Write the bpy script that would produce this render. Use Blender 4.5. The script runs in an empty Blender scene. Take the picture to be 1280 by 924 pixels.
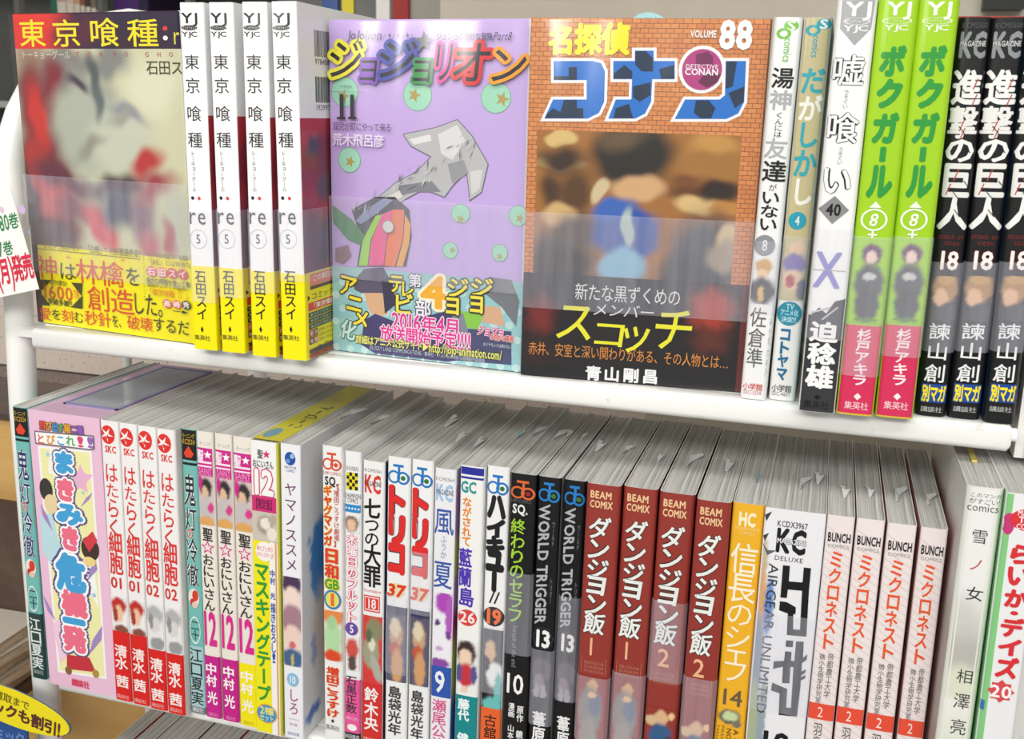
import bpy, math, random
import numpy as np

random.seed(7); np.random.seed(7)
S = 0.001                                   # the layout below is in millimetres
scene = bpy.context.scene
COL = scene.collection

# ------------------------------------------------------------------ camera
F_PX, YAW, PITCH, ROLL = 1307.3, -0.290184, 0.241084, 0.026818
CAM = np.array([329.65, -490.1, 131.72])

def cam_axes():
    ca, sa = math.cos(YAW), math.sin(YAW); cb, sb = math.cos(PITCH), math.sin(PITCH)
    cc, sc = math.cos(ROLL), math.sin(ROLL)
    fwd = np.array([sa*cb, ca*cb, -sb]); right = np.array([ca, -sa, 0.0]); up = np.cross(right, fwd)
    return cc*right + sc*up, -sc*right + cc*up, fwd
RIGHT, UP, FWD = cam_axes()

from mathutils import Matrix, Vector
cam_data = bpy.data.cameras.new('camera'); cam = bpy.data.objects.new('camera', cam_data); COL.objects.link(cam)
cam_data.sensor_width = 36.0; cam_data.lens = F_PX/1280*36.0
cam_data.clip_start = 0.01; cam_data.clip_end = 60
M = Matrix(((RIGHT[0], UP[0], -FWD[0], CAM[0]*S), (RIGHT[1], UP[1], -FWD[1], CAM[1]*S), (RIGHT[2], UP[2], -FWD[2], CAM[2]*S), (0, 0, 0, 1)))
cam.matrix_world = M
cam_data.dof.use_dof = True; cam_data.dof.focus_distance = 0.56; cam_data.dof.aperture_fstop = 22
scene.camera = cam

# ------------------------------------------------------------------ light
world = bpy.data.worlds.new('shop_light'); scene.world = world; world.use_nodes = True
bg = world.node_tree.nodes['Background']; bg.inputs[0].default_value = (1.0, 0.985, 0.96, 1); bg.inputs[1].default_value = 0.42

def area(name, loc, target, sx, sy, power, color=(1, 0.98, 0.94)):
    l = bpy.data.lights.new(name, 'AREA'); l.shape = 'RECTANGLE'; l.size = sx*S; l.size_y = sy*S; l.energy = power; l.color = color
    o = bpy.data.objects.new(name, l); COL.objects.link(o); o.location = [c*S for c in loc]
    d = Vector([t-c for t, c in zip(target, loc)]); o.rotation_euler = d.to_track_quat('-Z', 'Y').to_euler()
    return o
area('ceiling_lamp', (300, -900, 1250), (200, 0, -100), 2400, 300, 17.0)
area('ceiling_lamp', (150, -2300, 1250), (200, 0, -100), 3000, 400, 52.0)
for x_ in (-5400, -800):      # unseen far lamps, added to give two face-out covers a highlight
    area('ceiling_lamp', (x_, -9500, 1150), (200, 0, 0), 260, 600, 20.0)
area('ceiling_lamp', (-300, 1400, 1500), (-300, 1400, -500), 2400, 500, 20.0)

vs = scene.view_settings
vs.view_transform = 'Standard'; vs.look = 'None'; vs.gamma = 1.0; vs.use_curve_mapping = False
vs.exposure = -0.12

# ------------------------------------------------------------------ materials
def lin(c):
    if isinstance(c, str):
        c = c.lstrip('#')
        if len(c) == 3: c = ''.join(k*2 for k in c)
        c = tuple(int(c[i:i+2], 16)/255 for i in (0, 2, 4))
    return tuple((x/12.92 if x <= 0.04045 else ((x+0.055)/1.055)**2.4) for x in c)
MATS = {}
def newmat(name):
    m = bpy.data.materials.new(name); m.use_nodes = True
    return m, m.node_tree, m.node_tree.nodes['Principled BSDF']
def ink(c, coat=0.35, rough=0.4):
    k = ('ink', c, coat, rough)
    if k not in MATS:
        m, nt, b = newmat('print_'+str(c).strip('#'))
        r, g, bl = lin(c)
        b.inputs['Base Color'].default_value = (r*.92, g*.92, bl*.92, 1)
        b.inputs['Roughness'].default_value = rough
        b.inputs['Coat Weight'].default_value = coat; b.inputs['Coat Roughness'].default_value = 0.12
        b.inputs['Specular IOR Level'].default_value = 0.3
        MATS[k] = m
    return MATS[k]
def coord(nt, scale=(1, 1, 1), kind='Object', rot=(0, 0, 0)):
    t = nt.nodes.new('ShaderNodeTexCoord'); mp = nt.nodes.new('ShaderNodeMapping')
    mp.inputs['Scale'].default_value = scale; mp.inputs['Rotation'].default_value = rot
    nt.links.new(t.outputs[kind], mp.inputs[0]); return mp.outputs[0]
def painted():
    if 'vc' not in MATS:
        m, nt, b = newmat('printed_picture')
        a = nt.nodes.new('ShaderNodeAttribute'); a.attribute_name = 'Col'
        nt.links.new(a.outputs['Color'], b.inputs['Base Color']); b.inputs['Roughness'].default_value = 0.4
        b.inputs['Coat Weight'].default_value = 0.35; b.inputs['Coat Roughness'].default_value = 0.12
        b.inputs['Specular IOR Level'].default_value = 0.3
        MATS['vc'] = m
    return MATS['vc']
def page_mat():
    if 'page' not in MATS:
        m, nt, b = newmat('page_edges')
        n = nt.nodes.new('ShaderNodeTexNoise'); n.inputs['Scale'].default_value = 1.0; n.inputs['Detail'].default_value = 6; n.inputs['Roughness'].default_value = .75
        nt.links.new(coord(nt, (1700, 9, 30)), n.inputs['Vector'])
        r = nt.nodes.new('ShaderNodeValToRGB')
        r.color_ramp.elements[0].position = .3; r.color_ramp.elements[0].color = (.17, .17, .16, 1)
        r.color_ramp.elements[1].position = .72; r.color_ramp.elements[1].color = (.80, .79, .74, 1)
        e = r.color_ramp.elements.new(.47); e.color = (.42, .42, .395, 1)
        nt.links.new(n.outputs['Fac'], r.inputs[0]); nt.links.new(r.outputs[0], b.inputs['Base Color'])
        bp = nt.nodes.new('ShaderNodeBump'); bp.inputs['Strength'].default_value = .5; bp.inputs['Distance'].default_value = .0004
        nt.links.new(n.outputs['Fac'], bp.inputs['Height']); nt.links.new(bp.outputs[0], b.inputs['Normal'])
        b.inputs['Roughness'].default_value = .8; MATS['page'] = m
    return MATS['page']
def bricks_mat():
    if 'brick' not in MATS:
        m, nt, b = newmat('printed_brick_pattern')
        t = nt.nodes.new('ShaderNodeTexBrick')
        t.inputs['Color1'].default_value = (*lin('#dc8e4e'), 1); t.inputs['Color2'].default_value = (*lin('#cc7c42'), 1); t.inputs['Mortar'].default_value = (*lin('#74441f'), 1)
        t.inputs['Scale'].default_value = 250.0; t.inputs['Mortar Size'].default_value = .035; t.inputs['Brick Width'].default_value = 1.0; t.inputs['Row Height'].default_value = .55
        sx = nt.nodes.new('ShaderNodeSeparateXYZ'); cb = nt.nodes.new('ShaderNodeCombineXYZ'); tc = nt.nodes.new('ShaderNodeTexCoord')
        nt.links.new(tc.outputs['Object'], sx.inputs[0]); nt.links.new(sx.outputs['Y'], cb.inputs['X']); nt.links.new(sx.outputs['Z'], cb.inputs['Y'])
        nt.links.new(cb.outputs[0], t.inputs['Vector']); nt.links.new(t.outputs['Color'], b.inputs['Base Color'])
        b.inputs['Roughness'].default_value = .4; b.inputs['Coat Weight'].default_value = .35; b.inputs['Coat Roughness'].default_value = .12
        MATS['brick'] = m
    return MATS['brick']
def enamel(c='#f2f2ee'):
    k = ('enamel', c)
    if k not in MATS:
        m, nt, b = newmat('white_enamel')
        n = nt.nodes.new('ShaderNodeTexNoise'); n.inputs['Scale'].default_value = 55; n.inputs['Detail'].default_value = 8; n.inputs['Roughness'].default_value = .7
        nt.links.new(coord(nt), n.inputs['Vector'])
        r = nt.nodes.new('ShaderNodeValToRGB'); r.color_ramp.elements[0].position = .27; r.color_ramp.elements[0].color = (*lin('#c9c4b8'), 1)
        r.color_ramp.elements[1].position = .36; r.color_ramp.elements[1].color = (*lin(c), 1)
        nt.links.new(n.outputs['Fac'], r.inputs[0]); nt.links.new(r.outputs[0], b.inputs['Base Color'])
        b.inputs['Roughness'].default_value = .3; b.inputs['Coat Weight'].default_value = .3; b.inputs['Coat Roughness'].default_value = .1
        MATS[k] = m
    return MATS[k]
def translucent_mat(kind='band'):
    if kind not in MATS:
        m = bpy.data.materials.new('streaky_pale_layer' if kind == 'band' else 'clear_shrink_film'); m.use_nodes = True
        nt = m.node_tree; nt.nodes.clear(); L = nt.links
        out = nt.nodes.new('ShaderNodeOutputMaterial'); tr = nt.nodes.new('ShaderNodeBsdfTransparent'); mix = nt.nodes.new('ShaderNodeMixShader')
        n = nt.nodes.new('ShaderNodeTexNoise'); n.inputs['Detail'].default_value = 4 if kind == 'band' else 1.5
        if kind == 'band':  # pale translucent layer, mixed in vertical streaks
            df = nt.nodes.new('ShaderNodeBsdfDiffuse'); df.inputs[0].default_value = (.80, .80, .90, 1)
            L.new(coord(nt, (170, 170, 10)), n.inputs['Vector']); n.inputs['Scale'].default_value = 1
            mr = nt.nodes.new('ShaderNodeMapRange'); mr.inputs['From Min'].default_value = .3; mr.inputs['From Max'].default_value = .75
            mr.inputs['To Min'].default_value = .13; mr.inputs['To Max'].default_value = .25
            L.new(n.outputs['Fac'], mr.inputs[0]); L.new(mr.outputs[0], mix.inputs[0]); L.new(tr.outputs[0], mix.inputs[1]); L.new(df.outputs[0], mix.inputs[2])
        else:
            gl = nt.nodes.new('ShaderNodeBsdfGlossy'); gl.inputs['Roughness'].default_value = .12
            L.new(coord(nt, (16, 16, 7)), n.inputs['Vector']); n.inputs['Scale'].default_value = 1
            bp = nt.nodes.new('ShaderNodeBump'); bp.inputs['Strength'].default_value = .6; bp.inputs['Distance'].default_value = .006
            L.new(n.outputs['Fac'], bp.inputs['Height']); L.new(bp.outputs[0], gl.inputs['Normal'])
            mix.inputs[0].default_value = .07; L.new(tr.outputs[0], mix.inputs[1]); L.new(gl.outputs[0], mix.inputs[2])
        L.new(mix.outputs[0], out.inputs[0]); MATS[kind] = m
    return MATS[kind]
def noisy(name, c1, c2, scale=40, rough=.7, stretch=(1, 1, 1)):
    k = ('noisy', name)
    if k not in MATS:
        m, nt, b = newmat(name)
        n = nt.nodes.new('ShaderNodeTexNoise'); n.inputs['Scale'].default_value = scale; n.inputs['Detail'].default_value = 8; n.inputs['Roughness'].default_value = .7
        nt.links.new(coord(nt, stretch), n.inputs['Vector'])
        r = nt.nodes.new('ShaderNodeValToRGB'); r.color_ramp.elements[0].position = .38; r.color_ramp.elements[0].color = (*lin(c1), 1)
        r.color_ramp.elements[1].position = .6; r.color_ramp.elements[1].color = (*lin(c2), 1)
        nt.links.new(n.outputs['Fac'], r.inputs[0]); nt.links.new(r.outputs[0], b.inputs['Base Color']); b.inputs['Roughness'].default_value = rough
        MATS[k] = m
    return MATS[k]
def speckle_mat():
    if 'speck' not in MATS:
        m, nt, b = newmat('speckled_board')
        v = nt.nodes.new('ShaderNodeTexNoise'); v.inputs['Scale'].default_value = 260; v.inputs['Detail'].default_value = 2
        nt.links.new(coord(nt), v.inputs['Vector'])
        r = nt.nodes.new('ShaderNodeValToRGB'); r.color_ramp.elements[0].position = .30; r.color_ramp.elements[0].color = (*lin('#8d7670'), 1)
        r.color_ramp.elements[1].position = .38; r.color_ramp.elements[1].color = (*lin('#c9bbb0'), 1)
        nt.links.new(v.outputs['Fac'], r.inputs[0]); nt.links.new(r.outputs[0], b.inputs['Base Color']); b.inputs['Roughness'].default_value = .75
        MATS['speck'] = m
    return MATS['speck']

# ------------------------------------------------------------------ mesh building
class MB:
    """collects polygons (mm) with a material each, and links them as one mesh object"""
    def __init__(s): s.v = []; s.f = []; s.m = []; s.sm = []; s.mats = []; s.cols = None
    def mi(s, m):
        if m not in s.mats: s.mats.append(m)
        return s.mats.index(m)
    def add(s, verts, faces, m, smooth=False):
        o = len(s.v); k = s.mi(m); s.v.extend(verts)
        for f in faces: s.f.append([i+o for i in f]); s.m.append(k); s.sm.append(smooth)
        if s.cols is not None: s.cols.extend([(1, 1, 1)]*len(verts))
    def box(s, a, b, m, bevel=0):
        (x0, y0, z0), (x1, y1, z1) = a, b
        if not bevel:
            v = [(x, y, z) for x in (x0, x1) for y in (y0, y1) for z in (z0, z1)]
            s.add(v, [(0, 1, 3, 2), (4, 6, 7, 5), (0, 4, 5, 1), (2, 3, 7, 6), (0, 2, 6, 4), (1, 5, 7, 3)], m); return
        # bar along x with a rounded y-z section
        sec = []
        for cy, cz, a0 in ((y0+bevel, z0+bevel, 180), (y1-bevel, z0+bevel, 270), (y1-bevel, z1-bevel, 0), (y0+bevel, z1-bevel, 90)):
            for k in range(5):
                t = math.radians(a0+k*22.5); sec.append((cy+bevel*math.cos(t), cz+bevel*math.sin(t)))
        n = len(sec); e = bevel*.5
        rings = []
        for x, sh in ((x0, e), (x0+e, 0), (x1-e, 0), (x1, e)):
            my, mz = (y0+y1)/2, (z0+z1)/2; ky = 1-sh*2/(y1-y0); kz = 1-sh*2/(z1-z0)
            rings.append([(x, my+(y-my)*ky, mz+(z-mz)*kz) for y, z in sec])
        v = [p for r in rings for p in r]
        f = [(j*n+i, j*n+(i+1) % n, (j+1)*n+(i+1) % n, (j+1)*n+i) for j in range(3) for i in range(n)]
        s.add(v, f, m, True); s.add(rings[0], [tuple(range(n))[::-1]], m); s.add(rings[3], [tuple(range(n))], m)
    def tube(s, pts, r, m, n=16, cap=True):
        pts = [Vector(p) for p in pts]; rings = []
        ref = Vector((1, 0, 0)) if abs((pts[1]-pts[0]).normalized().x) < .9 else Vector((0, 1, 0))
        for i, p in enumerate(pts):
            t = (pts[min(i+1, len(pts)-1)]-pts[max(i-1, 0)]).normalized()
            a = t.cross(ref).normalized(); b = t.cross(a)
            rings.append([tuple(p+(a*math.cos(2*math.pi*k/n)+b*math.sin(2*math.pi*k/n))*r) for k in range(n)])
        v = [q for rr in rings for q in rr]
        f = [(j*n+i, (j+1)*n+i, (j+1)*n+(i+1) % n, j*n+(i+1) % n) for j in range(len(pts)-1) for i in range(n)]
        s.add(v, f, m, True)
        if cap: s.add(rings[0], [tuple(range(n))], m); s.add(rings[-1], [tuple(range(n))[::-1]], m)
    def build(s, name, parent=None):
        if not s.f: return None
        me = bpy.data.meshes.new(name)
        me.from_pydata([(x*S, y*S, z*S) for x, y, z in s.v], [], s.f)
        for m in s.mats: me.materials.append(m)
        me.polygons.foreach_set('material_index', s.m); me.polygons.foreach_set('use_smooth', s.sm)
        if s.cols is not None:
            a = me.color_attributes.new('Col', 'FLOAT_COLOR', 'POINT')
            a.data.foreach_set('color', [c for col in s.cols for c in (*col, 1.0)])
        me.update()
        o = bpy.data.objects.new(name, me); COL.objects.link(o); o.parent = parent
        return o
def tag(o, label=None, cat=None, group=None, kind=None):
    for k, v in (('label', label), ('category', cat), ('group', group), ('kind', kind)):
        if v: o[k] = v
    return o
def empty(name, loc, rot=(0, 0, 0)):
    o = bpy.data.objects.new(name, None); o.empty_display_size = .01; COL.objects.link(o)
    o.location = [c*S for c in loc]; o.rotation_euler = rot; return o
def copy_tree(o, parent=None):
    c = o.copy(); COL.objects.link(c); c.parent = parent
    for ch in list(o.children): copy_tree(ch, c)
    return c

# ------------------------------------------------------------------ lettering
GLY = {}
def glyph(ch, off=0.0):
    k = (ch, off)
    if k not in GLY:
        c = bpy.data.curves.new('g', 'FONT'); c.body = ch; c.size = 1; c.offset = off; c.resolution_u = 2
        o = bpy.data.objects.new('g', c); COL.objects.link(o)
        me = o.evaluated_get(bpy.context.evaluated_depsgraph_get()).to_mesh()
        v = [(p.co.x, p.co.y) for p in me.vertices]; f = [tuple(p.vertices) for p in me.polygons]
        bpy.data.objects.remove(o); bpy.data.curves.remove(c)
        GLY[k] = (v, f)
    return GLY[k]
ADV = {}
def width_of(ch):
    if ord(ch) > 0x2000: return 1.0
    if ch == ' ': return .28
    v, _ = glyph(ch, 0.0)
    return (max(p[0] for p in v)+.07) if v else .3
ROT = set('ー（）「」…〜―[]()')

class Surface:
    """printable face of a book: put(u, v) in mm -> local point; px(u, v) from a photo pixel"""
    def __init__(s, put, origin, U, V, N):
        s.put = put; s.o = np.array(origin, float); s.U = np.array(U, float); s.V = np.array(V, float); s.N = np.array(N, float)
    def px(s, x, y):
        d = RIGHT*(x-640)/F_PX - UP*(y-462)/F_PX + FWD
        t = ((s.o-CAM)@s.N)/(d@s.N); q = CAM+d*t-s.o
        return float(q@s.U), float(q@s.V)

def half(poly, x, keep_left):
    """clip a convex polygon of (u, v, e) at u = x"""
    out = []; sg = 1 if keep_left else -1
    for (a, b) in zip(poly, poly[1:]+poly[:1]):
        da, db = (x-a[0])*sg, (x-b[0])*sg
        if da >= 0: out.append(a)
        if (da > 0 > db) or (da < 0 < db):
            t = da/(da-db); out.append(tuple(p+(q-p)*t for p, q in zip(a, b)))
    return out

class Print:
    """prints shapes on a surface; parts are collected by name, one mesh per part"""
    def __init__(s, surf): s.surf = surf; s.parts = {}; s.k = 0; s.part = 'title_lettering'; s.lift = .06
    def mb(s, paint=False):
        n = s.part
        if n not in s.parts: s.parts[n] = MB(); s.parts[n].cols = []
        return s.parts[n]
    def eps(s): s.k += 1; return s.lift+.015*s.k
    def emit(s, pts, faces, c):
        """pts are (u, v, lift); on a rounded spine big faces are cut into strips that follow it"""
        G = getattr(s.surf, 'grid', None); put = s.surf.put; m = ink(c) if isinstance(c, str) else c
        if not G:
            s.mb().add([put(*p) for p in pts], faces, m); return
        keep = []; V = []; F = []
        for f in faces:
            us = [pts[i][0] for i in f]; lo, hi = min(us), max(us)
            cuts = [g for g in G if lo+1e-4 < g < hi-1e-4]
            if not cuts or hi-lo < .25: keep.append(f); continue
            rest = [pts[i] for i in f]
            for g in cuts:
                a = half(rest, g, True); rest = half(rest, g, False)
                if len(a) > 2: F.append(tuple(range(len(V), len(V)+len(a)))); V += a
                if len(rest) < 3: break
            if len(rest) > 2: F.append(tuple(range(len(V), len(V)+len(rest)))); V += rest
        n0 = len(pts); s.mb().add([put(*p) for p in list(pts)+V], list(keep)+[tuple(i+n0 for i in f) for f in F], m)
    def shape(s, pts, faces, c):
        e = s.eps(); s.emit([(u, v, e) for u, v in pts], faces, c)
    def char(s, ch, u, v, w, h, c, off=0., rot=0., slant=0., e=None, flip=False, fit=0.):
        """glyph cell centred on u, v, of w x h mm"""
        vs_, f = glyph(ch)
        if not vs_: return
        off *= .62
        if off > .004:          # heavier weight: the same outline shifted round a small circle
            K = 8 if off < .09 else 14; ring = [(0., 0.)]+[(off*math.cos(2*math.pi*k/K), off*math.sin(2*math.pi*k/K)) for k in range(K)]
            nv = len(vs_); f = [tuple(i+j*nv for i in t) for j in range(len(ring)) for t in f]
            vs_ = [(x+dx, y+dy) for dx, dy in ring for x, y in vs_]
        asc = ord(ch) < 0x2000
        if asc:
            x0 = min(p[0] for p in glyph(ch)[0]); x1 = max(p[0] for p in glyph(ch)[0]); cx, cy, kx, ky = (x0+x1)/2, .345, 1/max(x1-x0, .25), 1/.72
        else: cx, cy, kx, ky = .5, .38, 1/.96, 1/.96
        if fit and not flip and not asc:
            g0 = glyph(ch)[0]; xs_ = [p[0] for p in g0]; ys_ = [p[1] for p in g0]
            x0, x1, y0, y1 = min(xs_), max(xs_), min(ys_), max(ys_)
            if x1-x0 > .3 and y1-y0 > .3:
                L_ = lambda a, b: a+(b-a)*fit
                cx, cy, kx, ky = L_(cx, (x0+x1)/2), L_(cy, (y0+y1)/2), L_(kx, .95/(x1-x0+2*off)), L_(ky, .95/(y1-y0+2*off))
        pts = []; nb = len(glyph(ch)[0])
        cr, sr = math.cos(rot), math.sin(rot)
        for x, y in vs_:
            a, b = (x-cx)*kx, (y-cy)*ky
            if flip: a, b = b, a
            a *= w; b *= h; a += b*slant
            pts.append((u+a*cr-b*sr, v+a*sr+b*cr))
        if e is None: e = s.eps()
        s.emit([(p, q, e+.0013*(i//nb)) for i, (p, q) in enumerate(pts)], f, c)
    def column(s, text, u0, u1, v_top, v_bot, c, off=0., outline=None, ow=.07, slant=0., fit=None):
        if fit is None: fit = .6 if off >= .02 else .25
        n = len(text); ch_ = (v_top-v_bot)/n; u = (u0+u1)/2; w = u1-u0
        for col, o in (((outline, off+ow),) if outline else ())+((c, off),):
            e = s.eps()
            for i, ch in enumerate(text):
                if ch == ' ': continue
                v = v_top-(i+.5)*ch_; du = dv = 0
                if ch in 'ッャュョっゃゅょァィゥ' and fit < .5: du, dv = .1*w, .1*ch_
                s.char(ch, u+du, v+dv, w, ch_, col, o, e=e, flip=ch in ROT, slant=slant, fit=fit)
    def row(s, text, u0, u1, v0, v1, c, off=0., outline=None, ow=.1, slant=0., rot=0.):
        ws = [width_of(ch) for ch in text]; tot = sum(ws); k = (u1-u0)/tot
        mu, mv = (u0+u1)/2, (v0+v1)/2
        for col, o in (((outline, off+ow),) if outline else ())+((c, off),):
            e = s.eps(); x = u0
            for ch, wd in zip(text, ws):
                cw = wd*k; xc = x+cw/2; x += cw
                if ch == ' ': continue
                du = xc-mu; uu = mu+du*math.cos(rot); vv = mv+du*math.sin(rot)
                gw = cw if ord(ch) > 0x2000 else cw*(1-.07/wd)
                if ord(ch) < 0x2000:
                    g = glyph(ch)[0]; x0 = min(p[0] for p in g); x1 = max(p[0] for p in g); gw = k*max(x1-x0, .25)
                s.char(ch, uu, vv, gw, (v1-v0), col, o, rot=rot, e=e, slant=slant)
    def down(s, text, u0, u1, v_top, v_bot, c, off=0., outline=None, ow=.06, slant=0.):
        """latin running down a spine, turned a quarter clockwise"""
        ws = [width_of(ch) for ch in text]; k = (v_top-v_bot)/sum(ws)
        for col, o in (((outline, off+ow),) if outline else ())+((c, off),):
            e = s.eps(); y = v_top
            for ch, wd in zip(text, ws):
                cw = wd*k
                if ch != ' ':
                    g = glyph(ch)[0]
                    gw = cw if ord(ch) > 0x2000 else k*max(max(p[0] for p in g)-min(p[0] for p in g), .25)
                    s.char(ch, (u0+u1)/2, y-cw/2, gw, (u1-u0), col, o, rot=-math.pi/2, e=e, slant=slant)
                y -= cw
    def rect(s, u0, u1, v0, v1, c, n=8):
        pts = [(u0+(u1-u0)*i/n, v) for v in (v0, v1) for i in range(n+1)]
        s.shape(pts, [(i, i+1, n+2+i, n+1+i) for i in range(n)], c)
    def ell(s, u, v, ru, rv, c, n=28, ring=0):
        if ring:
            pts = [(u+ru*k*math.cos(2*math.pi*i/n), v+rv*k*math.sin(2*math.pi*i/n)) for k in (1, 1-ring) for i in range(n)]
            s.shape(pts, [(i, (i+1) % n, n+(i+1) % n, n+i) for i in range(n)], c); return
        pts = [(u, v)]+[(u+ru*math.cos(2*math.pi*i/n), v+rv*math.sin(2*math.pi*i/n)) for i in range(n)]
        s.shape(pts, [(0, 1+i, 1+(i+1) % n) for i in range(n)], c)
    def star(s, u, v, r, c, n=5, q=.42, rot=0.):
        pts = [(u, v)]+[(u+r*(1 if i % 2 == 0 else q)*math.sin(math.pi*i/n+rot), v+r*(1 if i % 2 == 0 else q)*math.cos(math.pi*i/n+rot)) for i in range(2*n)]
        s.shape(pts, [(0, 1+(i+1) % (2*n), 1+i) for i in range(2*n)], c)
    def poly(s, pts, c, grow=0):
        """polygon; a grown copy makes its outline"""
        if grow:
            n = len(pts); A = sum(pts[i][0]*pts[(i+1) % n][1]-pts[(i+1) % n][0]*pts[i][1] for i in range(n)); sg = 1 if A > 0 else -1
            out = []
            for i in range(n):
                (ax, ay), (bx, by), (cx, cy) = pts[i-1], pts[i], pts[(i+1) % n]
                n1 = np.array([by-ay, ax-bx])/max(math.hypot(bx-ax, by-ay), 1e-6)*sg; n2 = np.array([cy-by, bx-cx])/max(math.hypot(cx-bx, cy-by), 1e-6)*sg
                b = n1+n2; b = b/max(b@b/2, .35); out.append((bx+b[0]*grow, by+b[1]*grow))
            pts = out
        from mathutils.geometry import tessellate_polygon
        tris = tessellate_polygon([[Vector((p[0], p[1], 0)) for p in pts]])
        s.shape(list(pts), [tuple(t) for t in tris], c)
    def line(s, u0, v0, u1, v1, w, c):
        d = math.hypot(u1-u0, v1-v0); nx, ny = -(v1-v0)/d*w/2, (u1-u0)/d*w/2
        s.shape([(u0+nx, v0+ny), (u1+nx, v1+ny), (u1-nx, v1-ny), (u0-nx, v0-ny)], [(0, 1, 2, 3)], c)
    def paint(s, u0, u1, v0, v1, base, blobs, res=.9, wob=1.0, freq=.25):
        """soft printed colour patches (abstract), one grid with a colour per vertex; blobs: u, v, ru, rv, turn, colour, softness"""
        nu = max(4, int((u1-u0)/res)); nv = max(4, int((v1-v0)/res))
        uu, vv = np.meshgrid(np.linspace(u0, u1, nu+1), np.linspace(v0, v1, nv+1))
        a = uu+wob*(np.sin(vv*freq*2.1+uu*freq)+.6*np.sin(vv*freq*4.7-uu*freq*3)); b = vv+wob*(np.sin(uu*freq*2.3+1+vv*freq)+.6*np.sin(uu*freq*5.3+vv*freq*2))
        c = np.ones(uu.shape+(3,))*np.array(lin(base))
        for bu, bv, ru, rv, t, colr, soft in blobs:
            ct, st = math.cos(t), math.sin(t); x = (a-bu)*ct+(b-bv)*st; y = -(a-bu)*st+(b-bv)*ct
            r = np.sqrt((x/ru)**2+(y/rv)**2); al = np.clip((1+soft-r)/(2*soft), 0, 1)[..., None]; al = al*al*(3-2*al)
            c = c*(1-al)+al*np.array(lin(colr))
        e = s.eps(); mb = s.mb(); o = len(mb.v)
        pts = [s.surf.put(float(x), float(y), e) for x, y in zip(uu.ravel(), vv.ravel())]
        fs = [(j*(nu+1)+i, j*(nu+1)+i+1, (j+1)*(nu+1)+i+1, (j+1)*(nu+1)+i) for j in range(nv) for i in range(nu)]
        mb.add(pts, fs, painted()); mb.cols[o:] = [tuple(q*.92) for q in c.reshape(-1, 3)]
    def finish(s, parent):
        for n, mb in s.parts.items():
            if painted() not in mb.mats: mb.cols = None
            mb.build(n, parent)

# ------------------------------------------------------------------ books
def front_profile(w, r, b):
    def f(x):
        x = min(max(x, 0), w); y = b*(2*x/w-1)**2
        if x < r: y += r-math.sqrt(max(r*r-(r-x)**2, 0))
        elif x > w-r: y += r-math.sqrt(max(r*r-(x-(w-r))**2, 0))
        return y
    return f
def shell(mb, w, d, z0, z1, r, b, grow, mats, thick=.35, dr=None):
    """a cover or paper band folded round the spine: back of left side, spine, right side"""
    ms, ml, mr_ = mats; fp = front_profile(w, r, b); n = 7
    xs = sorted(set([0.]+[r*(1-math.cos(math.pi/2*k/n)) for k in range(1, n+1)]+[r+(w-2*r)*k/6 for k in range(7)]+[w-r*(1-math.cos(math.pi/2*k/n)) for k in range(1, n+1)]+[w]))
    mid = w/2; yl = fp(0); sec = [(-grow, d, 0), (-grow, yl+.01, 0)]
    sec += [(x+(-grow if x < 1e-6 else (grow if x > w-1e-6 else grow*(x-mid)/mid)), fp(x)-grow, 1) for x in xs] + [(w+grow, yl+.01, 2), (w+grow, dr or d, 2)]
    inn = [(thick-grow, y, k) if x <= mid and k == 0 else (w+grow-thick, y, k) if k == 2 else (mid+(x-mid)*(1-2*thick/w), y+thick, k) for x, y, k in sec]
    m3 = (ml, ms, mr_)
    for i in range(len(sec)-1):
        (x0, y0, k0), (x1, y1, k1) = sec[i], sec[i+1]
        k = 0 if (k0 == 0) else 2 if (k1 == 2) else 1
        mb.add([(x0, y0, z0), (x1, y1, z0), (x1, y1, z1), (x0, y0, z1)], [(0, 1, 2, 3)], m3[k], False)
        (p0, q0, _), (p1, q1, _) = inn[i], inn[i+1]
        mb.add([(p0, q0, z0), (p1, q1, z0), (p1, q1, z1), (p0, q0, z1)], [(3, 2, 1, 0)], ink('#e9e7e0'))
        for z, o in ((z0, 1), (z1, 0)):
            q = [(x0, y0, z), (x1, y1, z), (p1, q1, z), (p0, q0, z)]
            mb.add(q, [(3, 2, 1, 0)] if o else [(0, 1, 2, 3)], ink('#e9e7e0'))

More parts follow.
